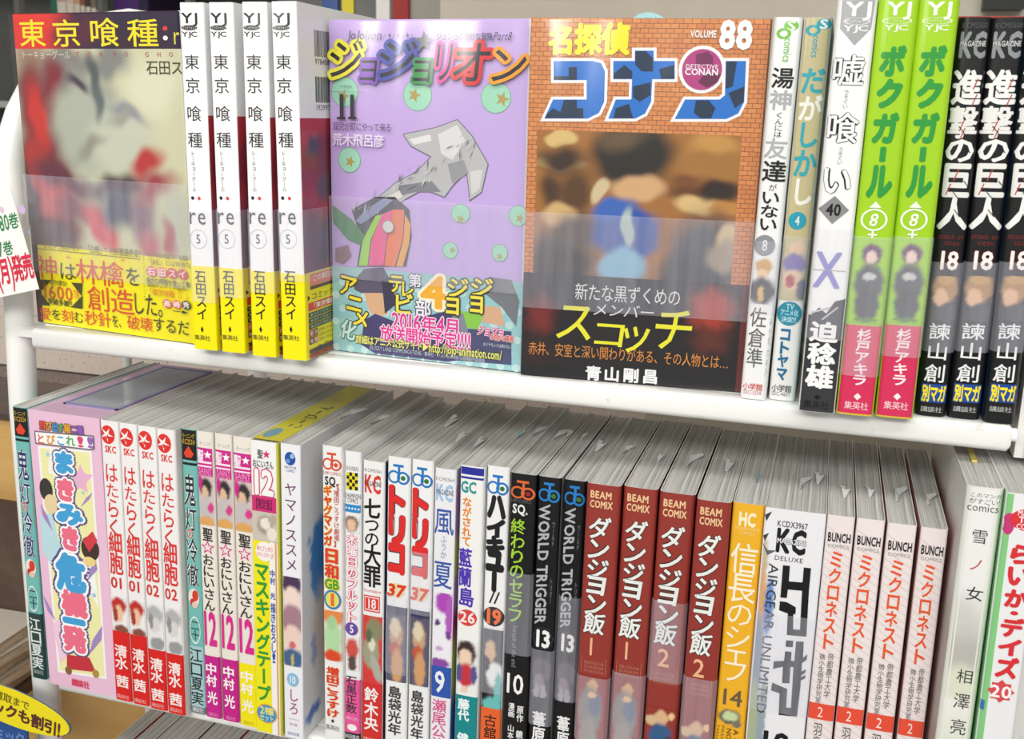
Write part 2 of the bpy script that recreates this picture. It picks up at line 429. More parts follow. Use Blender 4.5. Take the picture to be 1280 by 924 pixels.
class Book:
    def __init__(s, name, label, group, x, y, z, w, h, d=128, tilt=0., spine='#f4f4f2', left=None, right=None, r=1.3, b=.25, rotz=0., band=None, cat='book', pages=True, facing=False):
        """x, y, z: foot of the spine's left edge (face-out books: the corner at the spine foot)"""
        s.w, s.h, s.d, s.facing = w, h, d, facing
        th = math.radians(tilt); s.root = empty(name, (x, y, z), (0, th, rotz)); tag(s.root, label, cat, group)
        mb = MB(); sp = spine if not isinstance(spine, str) else ink(spine)
        L = sp if left is None else (ink(left) if isinstance(left, str) else left); R = sp if right is None else (ink(right) if isinstance(right, str) else right)
        s.fp = front_profile(w, r, b)
        shell(mb, w, d, 0, h, r, b, 0, (sp, L, R)); mb.build('cover', s.root)
        if pages:
            p = MB(); y0 = max(s.fp(w*.12)+.5, .8)
            n = 10; pts = []
            for k in range(n+1):
                x_ = .45+(w-.9)*k/n; pts.append((x_, max(s.fp(x_)+.45, .5)))
            top = h-1.1; v = [(px, py, z_) for z_ in (.8, top) for px, py in pts]+[(px, d-1.5, z_) for z_ in (.8, top) for px, py in pts]
            N = n+1
            f = []
            for k in range(n):
                f += [(k, k+1, N+k+1, N+k), (N+k, N+k+1, 3*N+k+1, 3*N+k), (2*N+k+1, 2*N+k, 3*N+k, 3*N+k+1), (k+1, k, 2*N+k, 2*N+k+1)]
            f += [(0, N, 3*N, 2*N), (n, 2*N+n, 3*N+n, N+n)]
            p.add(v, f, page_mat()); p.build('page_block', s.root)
        s.band_h = 0
        if band:
            bh, bc = band[0], band[1]; s.band_h = bh
            q = MB(); m = ink(bc); shell(q, w, d*.96, .15, bh, r, b, .16, (m, m, m), .14); q.build('paper_band', s.root)
        ct, st = math.cos(th), math.sin(th); cz, sz = math.cos(rotz), math.sin(rotz)
        R3 = np.array([[cz, -sz, 0], [sz, cz, 0], [0, 0, 1]])@np.array([[ct, 0, st], [0, 1, 0], [-st, 0, ct]])
        O = np.array([x, y, z], float); s.R3 = R3; s.O = O
        bh = s.band_h; fp = s.fp
        if facing:
            put = lambda u, v, e: (-e-(.17 if v < bh else 0), d-u, v)
            s.face = Surface(put, O+R3@np.array([0, d, 0]), R3@np.array([0, -1, 0]), R3@np.array([0, 0, 1]), R3@np.array([-1, 0, 0]))
        else:
            put = lambda u, v, e: (u, fp(u)-e-(.17 if v < bh else 0), v)
            GR = [r*k/3 for k in range(4)]+[r+(w-2*r)*k/6 for k in range(1, 6)]+[w-r*k/3 for k in range(4)]
            s.face = Surface(put, O, R3@np.array([1, 0, 0]), R3@np.array([0, 0, 1]), R3@np.array([0, -1, 0])); s.face.grid = sorted(GR)
        puR = lambda u, v, e: (w+e+(.17 if v < bh else 0), u, v)
        s.sideR = Surface(puR, O+R3@np.array([w, 0, 0]), R3@np.array([0, 1, 0]), R3@np.array([0, 0, 1]), R3@np.array([1, 0, 0]))
        puL = lambda u, v, e: (-e-(.17 if v < bh else 0), u, v)
        s.sideL = Surface(puL, O, R3@np.array([0, 1, 0]), R3@np.array([0, 0, 1]), R3@np.array([-1, 0, 0]))
    def film(s, v0, v1):  # streaky translucent pale strip across part of the book's height
        q = MB(); m = translucent_mat(); w, d = s.w, s.d; fp = s.fp; g = 2.2 if s.facing else 1.15
        if s.facing:
            q.add([(-g, d+.3, v0), (-g, -.3, v0), (-g, -.3, v1), (-g, d+.3, v1)], [(0, 1, 2, 3)], m)
        else:
            sec = [(-.3, 28)]+[(w*k/12+(-.3 if k == 0 else .3 if k == 12 else 0), fp(w*k/12)-g) for k in range(13)]+[(w+.3, 28)]
            for (x0, y0), (x1, y1) in zip(sec, sec[1:]): q.add([(x0, y0, v0), (x1, y1, v0), (x1, y1, v1), (x0, y0, v1)], [(0, 1, 2, 3)], m)
        q.build('pale_band', s.root)
    def tab(s, u, y, kind=0, c='#e8ebea', size=1.):
        """loose end of the shrink film standing up from the top"""
        q = MB(); h = s.h-.9; k = size*random.uniform(.75, 1.25); y += random.uniform(-9, 9); u += random.uniform(-1.5, 1.5)
        if kind == 0: outl = [(0, 0), (.5, 14), (1.5, 18), (7, 21), (8, 17), (3, 11), (1.2, 0)]
        elif kind == 1: outl = [(0, 0), (-1, 9), (-2.5, 16), (1, 14), (1.6, 8), (3.5, 15), (4.2, 9), (1.5, 0)]
        else: outl = [(0, 0), (-.5, 10), (1.5, 19), (2.2, 12), (1.2, 0)]
        lo = [(u+a*k*.75, y+b*k, h+.15+1.6*math.sin(i*1.3)**2) for i, (a, b) in enumerate(outl)]
        up = [(a, b, c_+.25) for a, b, c_ in lo]; n = len(lo)
        q.add(lo+up, [tuple(range(n)), tuple(range(2*n-1, n-1, -1))]+[(i, (i+1) % n, n+(i+1) % n, n+i) for i in range(n)], ink(c, .6, .25))
        q.build('film_tab', s.root)

def project(p):
    d = np.array(p, float)-CAM; z = d@FWD
    return 640+F_PX*(d@RIGHT)/z, 462-F_PX*(d@UP)/z

class Spine(Print):
    """prints on a spine: heights are given as they were read off one copy (photo rows), widths as fractions"""
    def __init__(s, bk, ref=None):
        super().__init__(bk.face); s.bk = bk; s.w = bk.w
    def Y(s, y):
        lo, hi = -40.0, s.bk.h+40
        f = s.bk.face
        for _ in range(40):
            m = (lo+hi)/2
            if project(f.o+f.U*s.w/2+f.V*m)[1] > y: lo = m
            else: hi = m
        return lo
    def col(s, text, y1, y2, c, a=.12, b=.88, **k): s.column(text, a*s.w, b*s.w, s.Y(y1), s.Y(y2), c, **k)
    def txt(s, text, y1, y2, c, a=.12, b=.88, **k): s.row(text, a*s.w, b*s.w, s.Y(y2), s.Y(y1), c, **k)
    def dn(s, text, y1, y2, c, a=.12, b=.88, **k): s.down(text, a*s.w, b*s.w, s.Y(y1), s.Y(y2), c, **k)
    def bar(s, y1, y2, c, a=0., b=1.): s.rect(a*s.w, b*s.w, max(s.Y(y2), .3), min(s.Y(y1), s.bk.h-.1), c)
    def dot(s, y, a, ry, c, ra=None, **k):
        rv = (s.Y(y-ry)-s.Y(y+ry))/2; s.ell(a*s.w, s.Y(y), ra*s.w if ra else rv, rv, c, **k)
    def art(s, y1, y2, base, blobs, a=0., b=1., part='picture', **k):
        s.part = part; out = []
        for yc, uc, ry, ru, c, *t in blobs:
            out.append((uc*s.w, s.Y(yc), ru*s.w, (s.Y(yc-ry)-s.Y(yc+ry))/2, t[0] if t else 0, c, .22))
        s.paint(a*s.w, b*s.w, max(s.Y(y2), .3), s.Y(y1), base, out, res=.8, wob=.25, freq=.5, **k)

# ------------------------------------------------------------------ the rack
W = enamel()
rack = tag(empty('display_rack', (0, 0, -620)), 'white enamelled metal display rack with rounded shelf rails and a tubular end hoop', 'rack')
def at_rack(m, off): m.v = [(x+off[0], y+off[1], z+off[2]+620) for x, y, z in m.v]; return m
def rail_shelf(z, x0, x1, yf, lip):
    o = (x0, yf, z)
    m = MB(); m.box((0, 13.5, -2.6), (x1-x0, 168-yf, -.35), W); p = at_rack(m, o).build('shelf_deck', rack)
    m = MB(); m.box((0, 0, -lip), (x1-x0, 14, -.35), W, min(3.2, lip*.42)); at_rack(m, o).build('front_rail', p)
    m = MB(); m.box((0, 165-yf, -2.2), (x1-x0, 168-yf, 14), W); at_rack(m, o).build('rear_lip', p)
    return p
up = rail_shelf(0, -119.5, 417.5, 9.5, 12.8)
m = MB(); m.tube([(417.4, 15.5, -5.5), (419.8, 15.5, -5.5)], 3.2, enamel('#fbfbfd'), 18); at_rack(m, (0, 0, 0)).build('screw_head', up)
rail_shelf(-230.2, -116, 432, 3.5, 6.0)
rail_shelf(-470, -116, 420, 3.5, 12)
pts = [(0, 1, 0), (0, 1, 350), (0, 3, 560), (0, 8, 660), (0, 9, 715)]
for k in range(1, 15):
    a = math.pi*k/15; pts.append((0, 9+139*(1-math.cos(a)), 715+92*math.sin(a)**1.35))
pts += [(0, 287, 715), (0, 287, 400), (0, 287, 0)]
m = MB(); m.tube(pts, 8.6, W, 20); hoop = at_rack(m, (-150, 30, -620)).build('end_hoop', rack)
m = MB(); m.tube([(-8, 118, 40), (-8, 118, 760)], 3.4, W, 12); at_rack(m, (-150, 30, -620)).build('rear_support', hoop)
m = MB(); m.box((10, 0, 0), (23, 260, 602.5), enamel('#ebeae6')); m.box((-3, 0, 602.5), (23, 260, 790), enamel('#ebeae6')); pan = at_rack(m, (424, 20, -620)).build('end_panel', rack)
m = MB(); m.tube([(10, 0, 604), (10, 0, 790)], 9.5, W, 18); at_rack(m, (424, 20, -620)).build('edge_tube', pan)
for z_ in (620-8, 620-238, 620-478):
    m = MB(); m.box((4, -2, z_-3), (36, 20, z_+2), W); at_rack(m, (-150, 30, -620)).build('bracket', hoop)
    m = MB(); m.box((-8, 12, z_-3), (10, 60, z_+1.5), W); at_rack(m, (424, 20, -620)).build('bracket', pan)

# ------------------------------------------------------------------ upper row
G_UP = 'comics on the upper shelf'; G_LOW = 'comic spines on the lower shelf'
def pale_band_px(b, y1, y2):
    s = Spine(b) if not b.facing else None
    b.film(s.Y(y2), s.Y(y1))

# four white copies
def ghoul_print(b, first=True):
    P = Spine(b)
    P.part = 'publisher_mark'
    P.txt('YJ', 16, 29, '#222', .05, .72, off=.03); P.dot(34.7, .38, 3.2, '#333', .33); P.txt('ヤングジャンプ', 32.6, 36.8, '#eee', .1, .68)
    P.txt('YJC', 39.5, 45.8, '#222', .05, .72, off=.02)
    P.part = 'title_lettering'
    for ch, y1, y2 in (('東', 68, 87), ('京', 97, 117), ('喰', 132, 152), ('種', 165, 185)): P.col(ch, y1, y2, '#333', .12, .74)
    P.part = 'small_lettering'; P.col('トーキョーグール', 189, 240, '#999', .22, .4)
    P.part = 'title_lettering'; P.dot(248, .22, 2.2, '#222'); P.dot(248, .5, 2.2, '#e0405a'); P.txt('re', 258, 281, '#333', .0, .78)
    P.part = 'volume_number'; P.dot(299, .4, 12, '#bbb', ring=.05); P.txt('5', 293, 305, '#555', .28, .5)
    P.part = 'author_name'; P.col('石田スイ', 338, 400, '#222', .18, .66, off=.012)
    P.part = 'publisher_mark'; P.k += 1; P.poly([(.4*P.w, P.Y(408)), (.34*P.w, P.Y(412)), (.4*P.w, P.Y(416)), (.46*P.w, P.Y(412))], '#222'); P.txt('集英社', 419, 425.5, '#443', .05, .75)
    P.finish(b.root)
    # right hand side of the jacket: white above, dark red painting below
    Q = Print(b.sideR); Q.part = 'picture'
    Q.paint(.3, 118, b.band_h+.2, 126, '#b5303a', [(10, 100, 14, 12, .4, '#8e2638', .5), (16, 112, 9, 5, 0, '#3b3f58', .5), (30, 105, 12, 14, 0, '#7a3040', .5), (25, 90, 9, 8, .3, '#5b4a4c', .5), (25, 60, 18, 14, .5, '#4d4458', .6), (8, 62, 9, 20, 0, '#6a4a66', .6), (70, 80, 30, 30, 0, '#3a3038', .6)], res=2.2)
    Q.part = 'barcode'; Q.k += 1
    for j, (va, vb, dg) in enumerate(((157, 170, '9784088'), (134, 147, '1929979'))):
        u = 18.
        for i in range(19):
            wd = random.choice((.35, .35, .7, 1.05)); Q.k = 3; Q.rect(u, u+wd, va, vb, '#333', n=1); u += wd+random.choice((.4, .7))
        Q.row(dg, 18, 37, va-4, va-1, '#555')
    Q.part = 'band_lettering'; Q.k = 1
    bh = b.band_h; side = b.sideR
    Q.surf = Surface(lambda u, v, e: side.put(u, bh-(bh-v)*.78, e), side.o, side.U, side.V, side.N)
    Q.rect(6, 34, bh-9, bh-1, '#ef8f8a', 2); Q.row('この単行本', 9, 34, bh-6.5, bh-2, '#fdf4e0', off=.03); Q.rect(6, 34, bh-11.6, bh-9.3, '#6a4b50', 1)
    Q.poly([(3, bh-15), (5.5, bh-17), (3, bh-19)], '#222'); Q.row('コミックス', 7, 40, bh-19, bh-14, '#4a4420')
    Q.rect(3.5, 40, bh-26, bh-20.5, '#dd4440', 1); Q.row('「東京喰種」', 6, 40, bh-25.3, bh-21.2, '#fff2d8', off=.03)
    for k in range(3): Q.rect(3.5, 40, bh-30.6-k*4, bh-27.2-k*4, '#2c3a30', 1); Q.row('●最新刊情報は公式へ', 5, 40, bh-30.2-k*4, bh-27.6-k*4, '#a8b89a')
    for k in range(4):
        x_ = 3.5+(k % 2)*5; y_ = bh-44-(k//2)*5.2; Q.rect(x_, x_+4.4, y_, y_+4.7, ('#c23f4a', '#3a3438')[k in (1, 2)], 1); Q.char('東京喰種'[k], x_+2.2, y_+2.3, 3.6, 3.6, '#f6dcd6', .02)
    for k in range(3): Q.row('お知らせはこちら', 14, 38, bh-42.6-k*3.4, bh-40-k*3.4, '#5a5526')
    Q.line(3, bh-53, 17, bh-52.6, .4, '#333'); Q.poly([(14, bh-51.4), (18, bh-52.6), (14, bh-53.8)], '#333'); Q.row('ゲーム', 20, 34, bh-54, bh-50.5, '#5a5526')
    Q.surf = side; Q.rect(3.5, 60, .6, 2.6, '#a03030', 1); Q.rect(3.5, 60, 3, 5.4, '#51313c', 1)
    Q.finish(b.root)
ghs = []
for i, (x, y, tl, lab) in enumerate(((-.7, .3, .2, 'leftmost'), (16.7, .3, .1, 'second from the left'), (36.6, -1.4, .15, 'third from the left'), (55.6, -2.4, -.45, 'rightmost'))):
    b = Book('comic_volume', 'white comic spine with thin black characters and yellow band, %s of four' % lab, G_UP, x, y, 0, 14.2 if i < 3 else 14.0, 182, tilt=tl, spine='#fbfbfb', left='#f2f2f2', right='#fafafa', r=1.0, b=.05, band=(46.5, '#fff000'))
    ghoul_print(b); ghs.append(b)
    pale_band_px(b, 262, (378, 372, 366, 352)[i])

# red and yellow face-out comic at far left
# placed by its left foot; the spine foot is at the right end
def faceout(name, label, xl, yl, ang, wd, h, th, spine, front, band=None):
    a = math.radians(ang); x = xl+wd*math.cos(a); y = yl+wd*math.sin(a)
    b = Book(name, label, G_UP, x, y, 0, th, h, d=wd, spine=spine, left=front, right='#dddddd', r=.8, b=.05, rotz=math.pi/2+a, band=band, facing=True)
    return b
class Face(Print):
    """prints on a front cover at places read off the photo"""
    def __init__(s, b): super().__init__(b.face)
    def uv(s, x, y): return s.surf.px(x, y)
    def box(s, x1, x2, y1, y2):
        cx, cy = (x1+x2)/2, (y1+y2)/2; u, v = s.uv(cx, cy); a = s.uv(x1, cy); b = s.uv(x2, cy); c = s.uv(cx, y1); d = s.uv(cx, y2)
        return u, v, b[0]-a[0], c[1]-d[1]
    def h(s, text, x1, x2, y1, y2, c, **k):
        u, v, w, h = s.box(x1, x2, y1, y2); s.row(text, u-w/2, u+w/2, v-h/2, v+h/2, c, **k)
    def vcol(s, text, x1, x2, y1, y2, c, **k):
        u, v, w, h = s.box(x1, x2, y1, y2); s.column(text, u-w/2, u+w/2, v+h/2, v-h/2, c, **k)
    def P(s, pts, c, grow=0): s.poly([s.uv(*p) for p in pts], c, grow)
    def el(s, x, y, rx, ry, c, **k):
        u, v, w, h = s.box(x-rx, x+rx, y-ry, y+ry); s.ell(u, v, w/2, h/2, c, **k)
    def st(s, x, y, r, c, **k):
        u, v, w, h = s.box(x-r, x+r, y-r, y+r); s.star(u, v, h/2, c, **k)
    def blobs(s, L):
        out = []
        for x, y, rx, ry, t, c, *so in L:
            u, v, w, h = s.box(x-rx, x+rx, y-ry, y+ry); out.append((u, v, abs(w)/2, abs(h)/2, t, c, so[0] if so else .35))
        return out

b = faceout('comic_volume', 'face-out comic with red and grey painted cover and wide yellow band, far left', -127.6, 26.5, -7.6, 122, 179, 15, '#f2f2f2', '#4a3038', band=(47.5, '#fff200'))
P = Face(b); P.part = 'picture'; WB = 122
vb = P.uv(60, 61)[1]
P.paint(.2, WB-.2, b.band_h+.1, vb, '#d9d8b4', P.blobs([
    (60, 200, 30, 150, .15, '#7c2c34', .4), (48, 150, 12, 45, 0, '#d4382f', .6), (40, 240, 20, 60, 0, '#3a2c36', .5), (48, 215, 10, 40, .3, '#c23a34', .7),
    (78, 90, 26, 26, .3, '#7a6468', .6), (92, 78, 26, 16, 0, '#8d8b84', .6), (140, 80, 22, 22, .3, '#8c8d88', .5), (105, 112, 30, 14, -.1, '#5d4a5c', .6), (65, 100, 12, 26, 0, '#8a2f38', .6),
    (110, 160, 44, 62, -.2, '#b7bdac', .35), (150, 180, 36, 40, .3, '#cfd3bd', .4), (96, 106, 12, 7, -.3, '#4a3a4c', .7), (120, 118, 6, 28, .1, '#6a7274', .6), (118, 88, 7, 22, .2, '#5c6264', .6),
    (160, 142, 20, 9, -.3, '#8a8aa0', .8), (190, 110, 30, 34, 0, '#e8e7c8', .6), (150, 146, 14, 8, .3, '#a8a89c', .8), (112, 186, 20, 8, .5, '#9c9a8c', .8),
    (80, 224, 40, 14, -.3, '#6a3040', .6), (150, 232, 36, 14, .2, '#54383e', .6), (185, 205, 18, 16, .5, '#c23336', .6), (70, 255, 20, 18, .2, '#d85a56', .6), (60, 295, 30, 24, 0, '#5f4a52', .5), (95, 262, 26, 16, 0, '#8a5560', .6),
    (128, 285, 14, 34, .7, '#e0555c', .45), (150, 262, 22, 26, 0, '#54566a', .5), (178, 272, 14, 30, .2, '#8c6a78', .7), (196, 235, 26, 14, .4, '#a83c48', .7), (222, 280, 22, 40, 0, '#c9cdb2', .5), (190, 310, 14, 20, .3, '#c56a74', .7), (212, 300, 6, 22, .4, '#b95a5e', .6)]), res=1.1, wob=1.6, freq=.07)
P.part = 'title_bar'; P.paint(.2, WB-.2, vb, 178.6, '#2e2440', [(8, 168, 30, 40, 0, '#ea3a2e', .45), (50, 168, 20, 8, .2, '#5a2438', .6), (90, 160, 20, 10, .2, '#3c2030', .8)], res=1.6, wob=1.2, freq=.3)
P.part = 'title_lettering'
for ch, x1, x2, y1, y2 in (('東', 24, 57, 24, 59), ('京', 65, 101, 24, 59), ('喰', 111, 149, 22, 59), ('種', 159, 198, 23, 59)): P.h(ch, x1, x2, y1, y2, '#ffee2c', off=.012)
P.el(206.5, 35.5, 3, 3, '#e84038'); P.el(207, 47.5, 3, 3, '#ffffff'); P.h('r', 216, 226, 32, 56, '#e9e03a', off=.0)
P.part = 'small_lettering'; P.h('トーキョーグール', 26, 88, 63, 74, '#e6dcd0')
for ch, x_ in zip('TOKYOGHO', (97, 112, 127, 143, 158, 184, 199, 214)): P.h(ch, x_-2.6, x_+2.6, 65, 71, '#d0605c')
P.part = 'author_name'; P.h('石田ス', 183, 229, 75, 94, '#4a4434', off=.0)
P.part = 'band_lettering'
P.h('一秒先すら読めない“「白紙」”対抗戦最終章！', 48, 178, 306, 316, '#8c8430'); u0, v0 = P.uv(48, 314); u1, v1 = P.uv(176, 325); P.line(u0, v1+.5+(v0-v1)*0, u1, v1+.5, .35, '#5a5420')
P.h('神', 47, 73, 319, 349, '#e8552c'); P.h('は', 74, 96, 327, 351, '#4a4a20'); P.h('“', 84, 96, 318, 330, '#e8552c'); P.h('林檎', 95, 155, 325, 357, '#e8552c', off=.004); P.h('”', 152, 164, 322, 334, '#e8552c'); P.h('を', 157, 177, 333, 358, '#4a4a20')
for q in (((50, 349), (65, 350), (50, 366)), ((50, 381), (50, 364), (64, 382)), ((90, 353), (104, 354), (103, 370)), ((104, 369), (104, 386), (90, 384))): P.P(q, '#4a4418')
P.h('週刊累計', 63, 85, 350, 357, '#5c5a24'); P.h('1600', 54, 92, 357, 374, '#e8552c'); P.h('万部', 93, 100, 362, 373, '#e8552c'); P.h('突破多謝!!', 61, 91, 374, 382, '#33330e', off=.02)
P.h('創造', 110, 168, 359, 391, '#e8552c', off=.006); P.h('した。', 166, 214, 366, 396, '#4a4a20')
P.h('愛', 51, 65, 384, 400, '#e8552c'); P.h('を', 65, 78, 386, 400, '#4a4a20'); P.h('刻', 78, 93, 387, 403, '#e8552c'); P.h('む', 93, 106, 389, 404, '#4a4a20'); P.h('秒針', 107, 140, 389, 408, '#e8552c'); P.h('を、', 141, 158, 393, 410, '#4a4a20')
P.h('破壊', 160, 192, 395, 413, '#e8552c'); P.h('するだ', 192, 238, 398, 417, '#4a4a20')
for k in range(14): P.el(181+k*.1, 321+k*4.1, .55, .55, '#5a5420', n=8); 
for k in range(8): P.el(106, 356+k*4, .5, .5, '#5a5420', n=8)
P.h('キジマの作品で“喰種”', 184, 240, 317, 324, '#8c8430'); P.h('「JAIL」とは何者な', 184, 240, 325, 332, '#8c8430')
for k, ch in enumerate('石田スイ'): P.el(191+k*13, 339+k*1.2, 6.5, 6.5, '#e0504c' if k > 1 else '#ea8078'); P.h(ch, 186+k*13, 196+k*13, 334+k*1.2, 344+k*1.2, '#fff4ec', off=.03)
P.h('膨大な時間を使って書', 185, 239, 349, 356, '#4a4618', off=.015); P.h('渾身のシナリオ監修！', 185, 239, 355, 361, '#4a4618')
P.h('「東京喰種［］」', 185, 240, 362, 371, '#ef9a2a', off=.01)
for k, ch in enumerate('高崎秀'): P.el(211+k*12, 379+k, 5.6, 5.6, ('#ea8078', '#ea8078', '#46464a')[k]); P.h(ch, 207+k*12, 215+k*12, 375+k, 383+k, '#fff4ec', off=.03)
u0, v0 = P.uv(218, 388); P.line(u0, v0, u0+9, v0, .35, '#333'); P.poly([(u0+7, v0+1), (u0+11, v0), (u0+7, v0-1)], '#333')
P.finish(b.root)
va = P.uv(100, 222)[1]; b.film(P.uv(100, 345)[1], va)
sh = MB(); sh.add([(-2.7, 122.3, 1), (-2.7, -.3, 1), (-2.7, -.3, 178), (-2.7, 122.3, 178)], [(0, 1, 2, 3)], translucent_mat('clear')); sh.build('shrink_wrap', b.root)

# lavender face-out comic
b = faceout('comic_volume', 'lavender face-out comic with green circles and multicoloured title', 70.2, 28.8, -4.6, 112.5, 176, 15, '#f2f2f2', '#cdb2ec', band=None)
P = Face(b); WJ = 112.5
P.part = 'picture'
G1 = '#a6e2c4'
for x_, y_, rx, ry, dx, dy in ((431, 115, 17, 19, -2, 5), (522, 119, 18, 20, -4, 0), (620, 122, 19, 20, 8, 2), (437, 200, 14, 16, 1, 2), (576, 267, 12, 12, 0, 7), (648, 270, 12, 13, 2, 3), (563, 313, 9.5, 10.5, 3, 0), (625, 316, 10, 11, 0, 5)):
    P.el(x_, y_, rx, ry, '#7fa890'); P.el(x_, y_, rx-.7, ry-.7, G1); P.st(x_+dx, y_+dy, min(rx, ry)*.55, '#b8a562', rot=.3)
# abstract grey and rainbow printed patches (generic stand-in)
def tilt_patch(cx, cy, rx, ry, t, c): P.P([(cx+rx*math.cos(a)*math.cos(t)-ry*math.sin(a)*math.sin(t), cy+rx*math.cos(a)*math.sin(t)+ry*math.sin(a)*math.cos(t)) for a in [2*math.pi*k/18 for k in range(18)]], c)
P.P([(505, 168), (545, 160), (572, 150), (590, 170), (610, 205), (602, 240), (588, 250), (584, 214), (566, 232), (556, 246), (530, 236), (505, 250), (478, 268), (444, 286), (440, 280), (470, 250), (496, 228), (520, 216), (540, 196), (514, 182)], '#5f5f66', .35)
P.P([(505, 168), (545, 160), (572, 150), (590, 170), (610, 205), (602, 240), (588, 250), (584, 214), (566, 232), (556, 246), (530, 236), (505, 250), (478, 268), (444, 286), (440, 280), (470, 250), (496, 228), (520, 216), (540, 196), (514, 182)], '#c2c3c4')
for q, c in ((((548, 168), (572, 156), (582, 176), (566, 200), (552, 192)), '#e4e4e4'), (((512, 174), (538, 168), (540, 176), (518, 181)), '#eceae8'), (((500, 232), (540, 226), (552, 240), (520, 240), (496, 246)), '#8a8a92'), (((560, 205), (580, 200), (586, 216), (566, 230)), '#a0a0a6'), (((588, 214), (604, 212), (600, 236), (590, 244)), '#dcdcdc'), (((470, 254), (500, 238), (504, 246), (474, 264)), '#e6e2da')): P.P(q, c)
for q, c in ((((440, 262), (470, 246), (494, 246), (512, 262), (515, 296), (508, 333), (447, 333), (452, 300), (446, 280)), '#3c3a4a'), (((416, 256), (440, 274), (456, 294), (450, 306), (436, 300), (417, 278)), '#3f8a4a'), (((458, 262), (480, 248), (492, 250), (470, 268), (452, 280), (445, 276)), '#8d95b8'),
             (((470, 270), (478, 268), (464, 300), (460, 332), (449, 332), (454, 300)), '#9bd83c'), (((478, 268), (492, 262), (484, 300), (480, 332), (461, 332), (465, 300)), '#ec5f9a'), (((492, 262), (506, 262), (504, 300), (494, 333), (481, 332), (485, 300)), '#f07a45'), (((507, 268), (514, 280), (512, 305), (504, 333), (496, 333), (505, 300)), '#efab3c'), (((420, 310), (436, 306), (440, 320), (430, 330), (420, 326)), '#8c6a74')): P.P(q, c)
rs = random.Random(3)
for q in range(70):      # inked folds
    t_ = rs.random(); cx_ = 596-150*t_+rs.uniform(-14, 10); cy_ = 172+92*t_+rs.uniform(-8, 16); a_ = rs.uniform(-.9, .3)+2.5; l_ = rs.uniform(3, 9); w_ = rs.uniform(.4, 1.3)
    dx, dy = math.cos(a_)*l_, math.sin(a_)*l_
    if 442 < cx_ < 600: P.P([(cx_-dx, cy_-dy), (cx_+w_, cy_-w_), (cx_+dx, cy_+dy), (cx_-w_, cy_+w_)], rs.choice(('#55555c', '#77777e', '#8e8e94', '#f4f4f2', '#e2e2e0')))
P.el(487, 283, 7.5, 8, '#9a9a98'); P.el(487, 283, 6.5, 7, '#dcdcd8')
P.part = 'title_lettering'
for ch, x1, x2, y1, y2, c in (('ジ', 411, 457, 48, 100, '#f5ec3a'), ('ョ', 447, 480, 62, 104, '#8a55c2'), ('ジ', 472, 524, 48, 101, '#4a56b0'), ('ョ', 513, 548, 62, 105, '#3c9a54'), ('リ', 541, 573, 50, 104, '#ea4fa8'), ('オ', 566, 618, 50, 106, '#e03038'), ('ン', 612, 662, 56, 106, '#f2a528')):
    P.h(ch, x1, x2, y1, y2, c, off=.15, slant=.12); P.h(ch, x1, x2, y1, y2, '#23202a', off=.01, slant=.12)
P.part = 'small_lettering'
P.h('JoJolion', 437, 480, 38, 50, '#5a5268', slant=.2, off=.01); P.h('・★・★・★・', 481, 520, 40, 49, '#6a6278'); P.st(532, 52, 14, '#77757a'); P.h('ジョジョの奇妙な冒険', 547, 617, 41, 51, '#4c4458', off=.015); P.h('Part8', 619, 642, 40, 51, '#4c4458', slant=.25)
P.h('volume', 427, 442, 106, 109.5, '#4c4458'); P.h('双児が町にやって来る', 418, 491, 153, 164, '#4c4458')
u0, v0 = P.uv(415, 114.5); u1, _ = P.uv(457, 114.5); P.line(u0, v0, u1, v0, .15, '#6a6278')
P.part = 'volume_number'; P.h('11', 423, 449, 118, 149, '#26222c', off=.03)
for x_ in (428.5, 442.5): P.P([(x_-5, 146), (x_+5.5, 146), (x_+5.5, 149), (x_-5, 149)], '#26222c')
P.part = 'author_name'; P.h('荒木飛呂彦', 418, 482, 167, 183, '#efe6f4', off=.03)
# paper band
vt = P.uv(520, 341)[1]; b.band_h = 0
P.part = 'paper_band'; P.lift = .1; P.k = 40
P.rect(.1, WJ-.1, .2, vt, '#9ccfd4', 2)
P.part = 'band_picture'
for i in range(13):
    for j in range(6):
        u_ = 2+i*9+(j % 2)*4.5; v_ = 2+j*7.4
        if v_ < vt-2 and u_ < WJ-2: P.k = 42; P.ell(u_, v_, 2.3, 2.1, '#c3e4e4', n=12)
P.k = 43
for q, c in ((((442, 352), (456, 336), (480, 334), (490, 352), (492, 372), (478, 366), (452, 366), (444, 362)), '#5b5570'), (((456, 366), (478, 366), (486, 392), (470, 398), (462, 388)), '#e0b48c'), (((452, 430), (456, 400), (470, 392), (500, 404), (560, 388), (580, 410), (590, 448), (560, 452), (470, 442)), '#453e72'),
             (((478, 350), (490, 346), (496, 380), (482, 392)), '#3a3450'), (((612, 346), (640, 350), (650, 376), (646, 408), (628, 384), (606, 366)), '#7a7d84'), (((592, 380), (626, 384), (632, 408), (596, 400)), '#dfb28e'), (((572, 388), (606, 392), (598, 412), (580, 408)), '#8ed04a'), (((575, 410), (640, 414), (640, 456), (570, 450)), '#4c4f78'), (((565, 388), (580, 392), (590, 430), (570, 430)), '#8a8c9c')): P.P(q, c)
P.part = 'band_lettering'
Yl = '#fbe94a'; Ol = '#3a3a30'
P.h('ア', 424, 447, 342, 370, Yl, off=.035, outline=Ol, rot=-.15); P.h('ニ', 434, 455, 366, 392, Yl, off=.05, outline=Ol, rot=-.15); P.h('メ', 442, 463, 386, 410, Yl, off=.05, outline=Ol, rot=-.2); P.h('化', 427, 446, 400, 424, '#d8f0e8', off=.04, outline='#4a8a8a', rot=-.2)
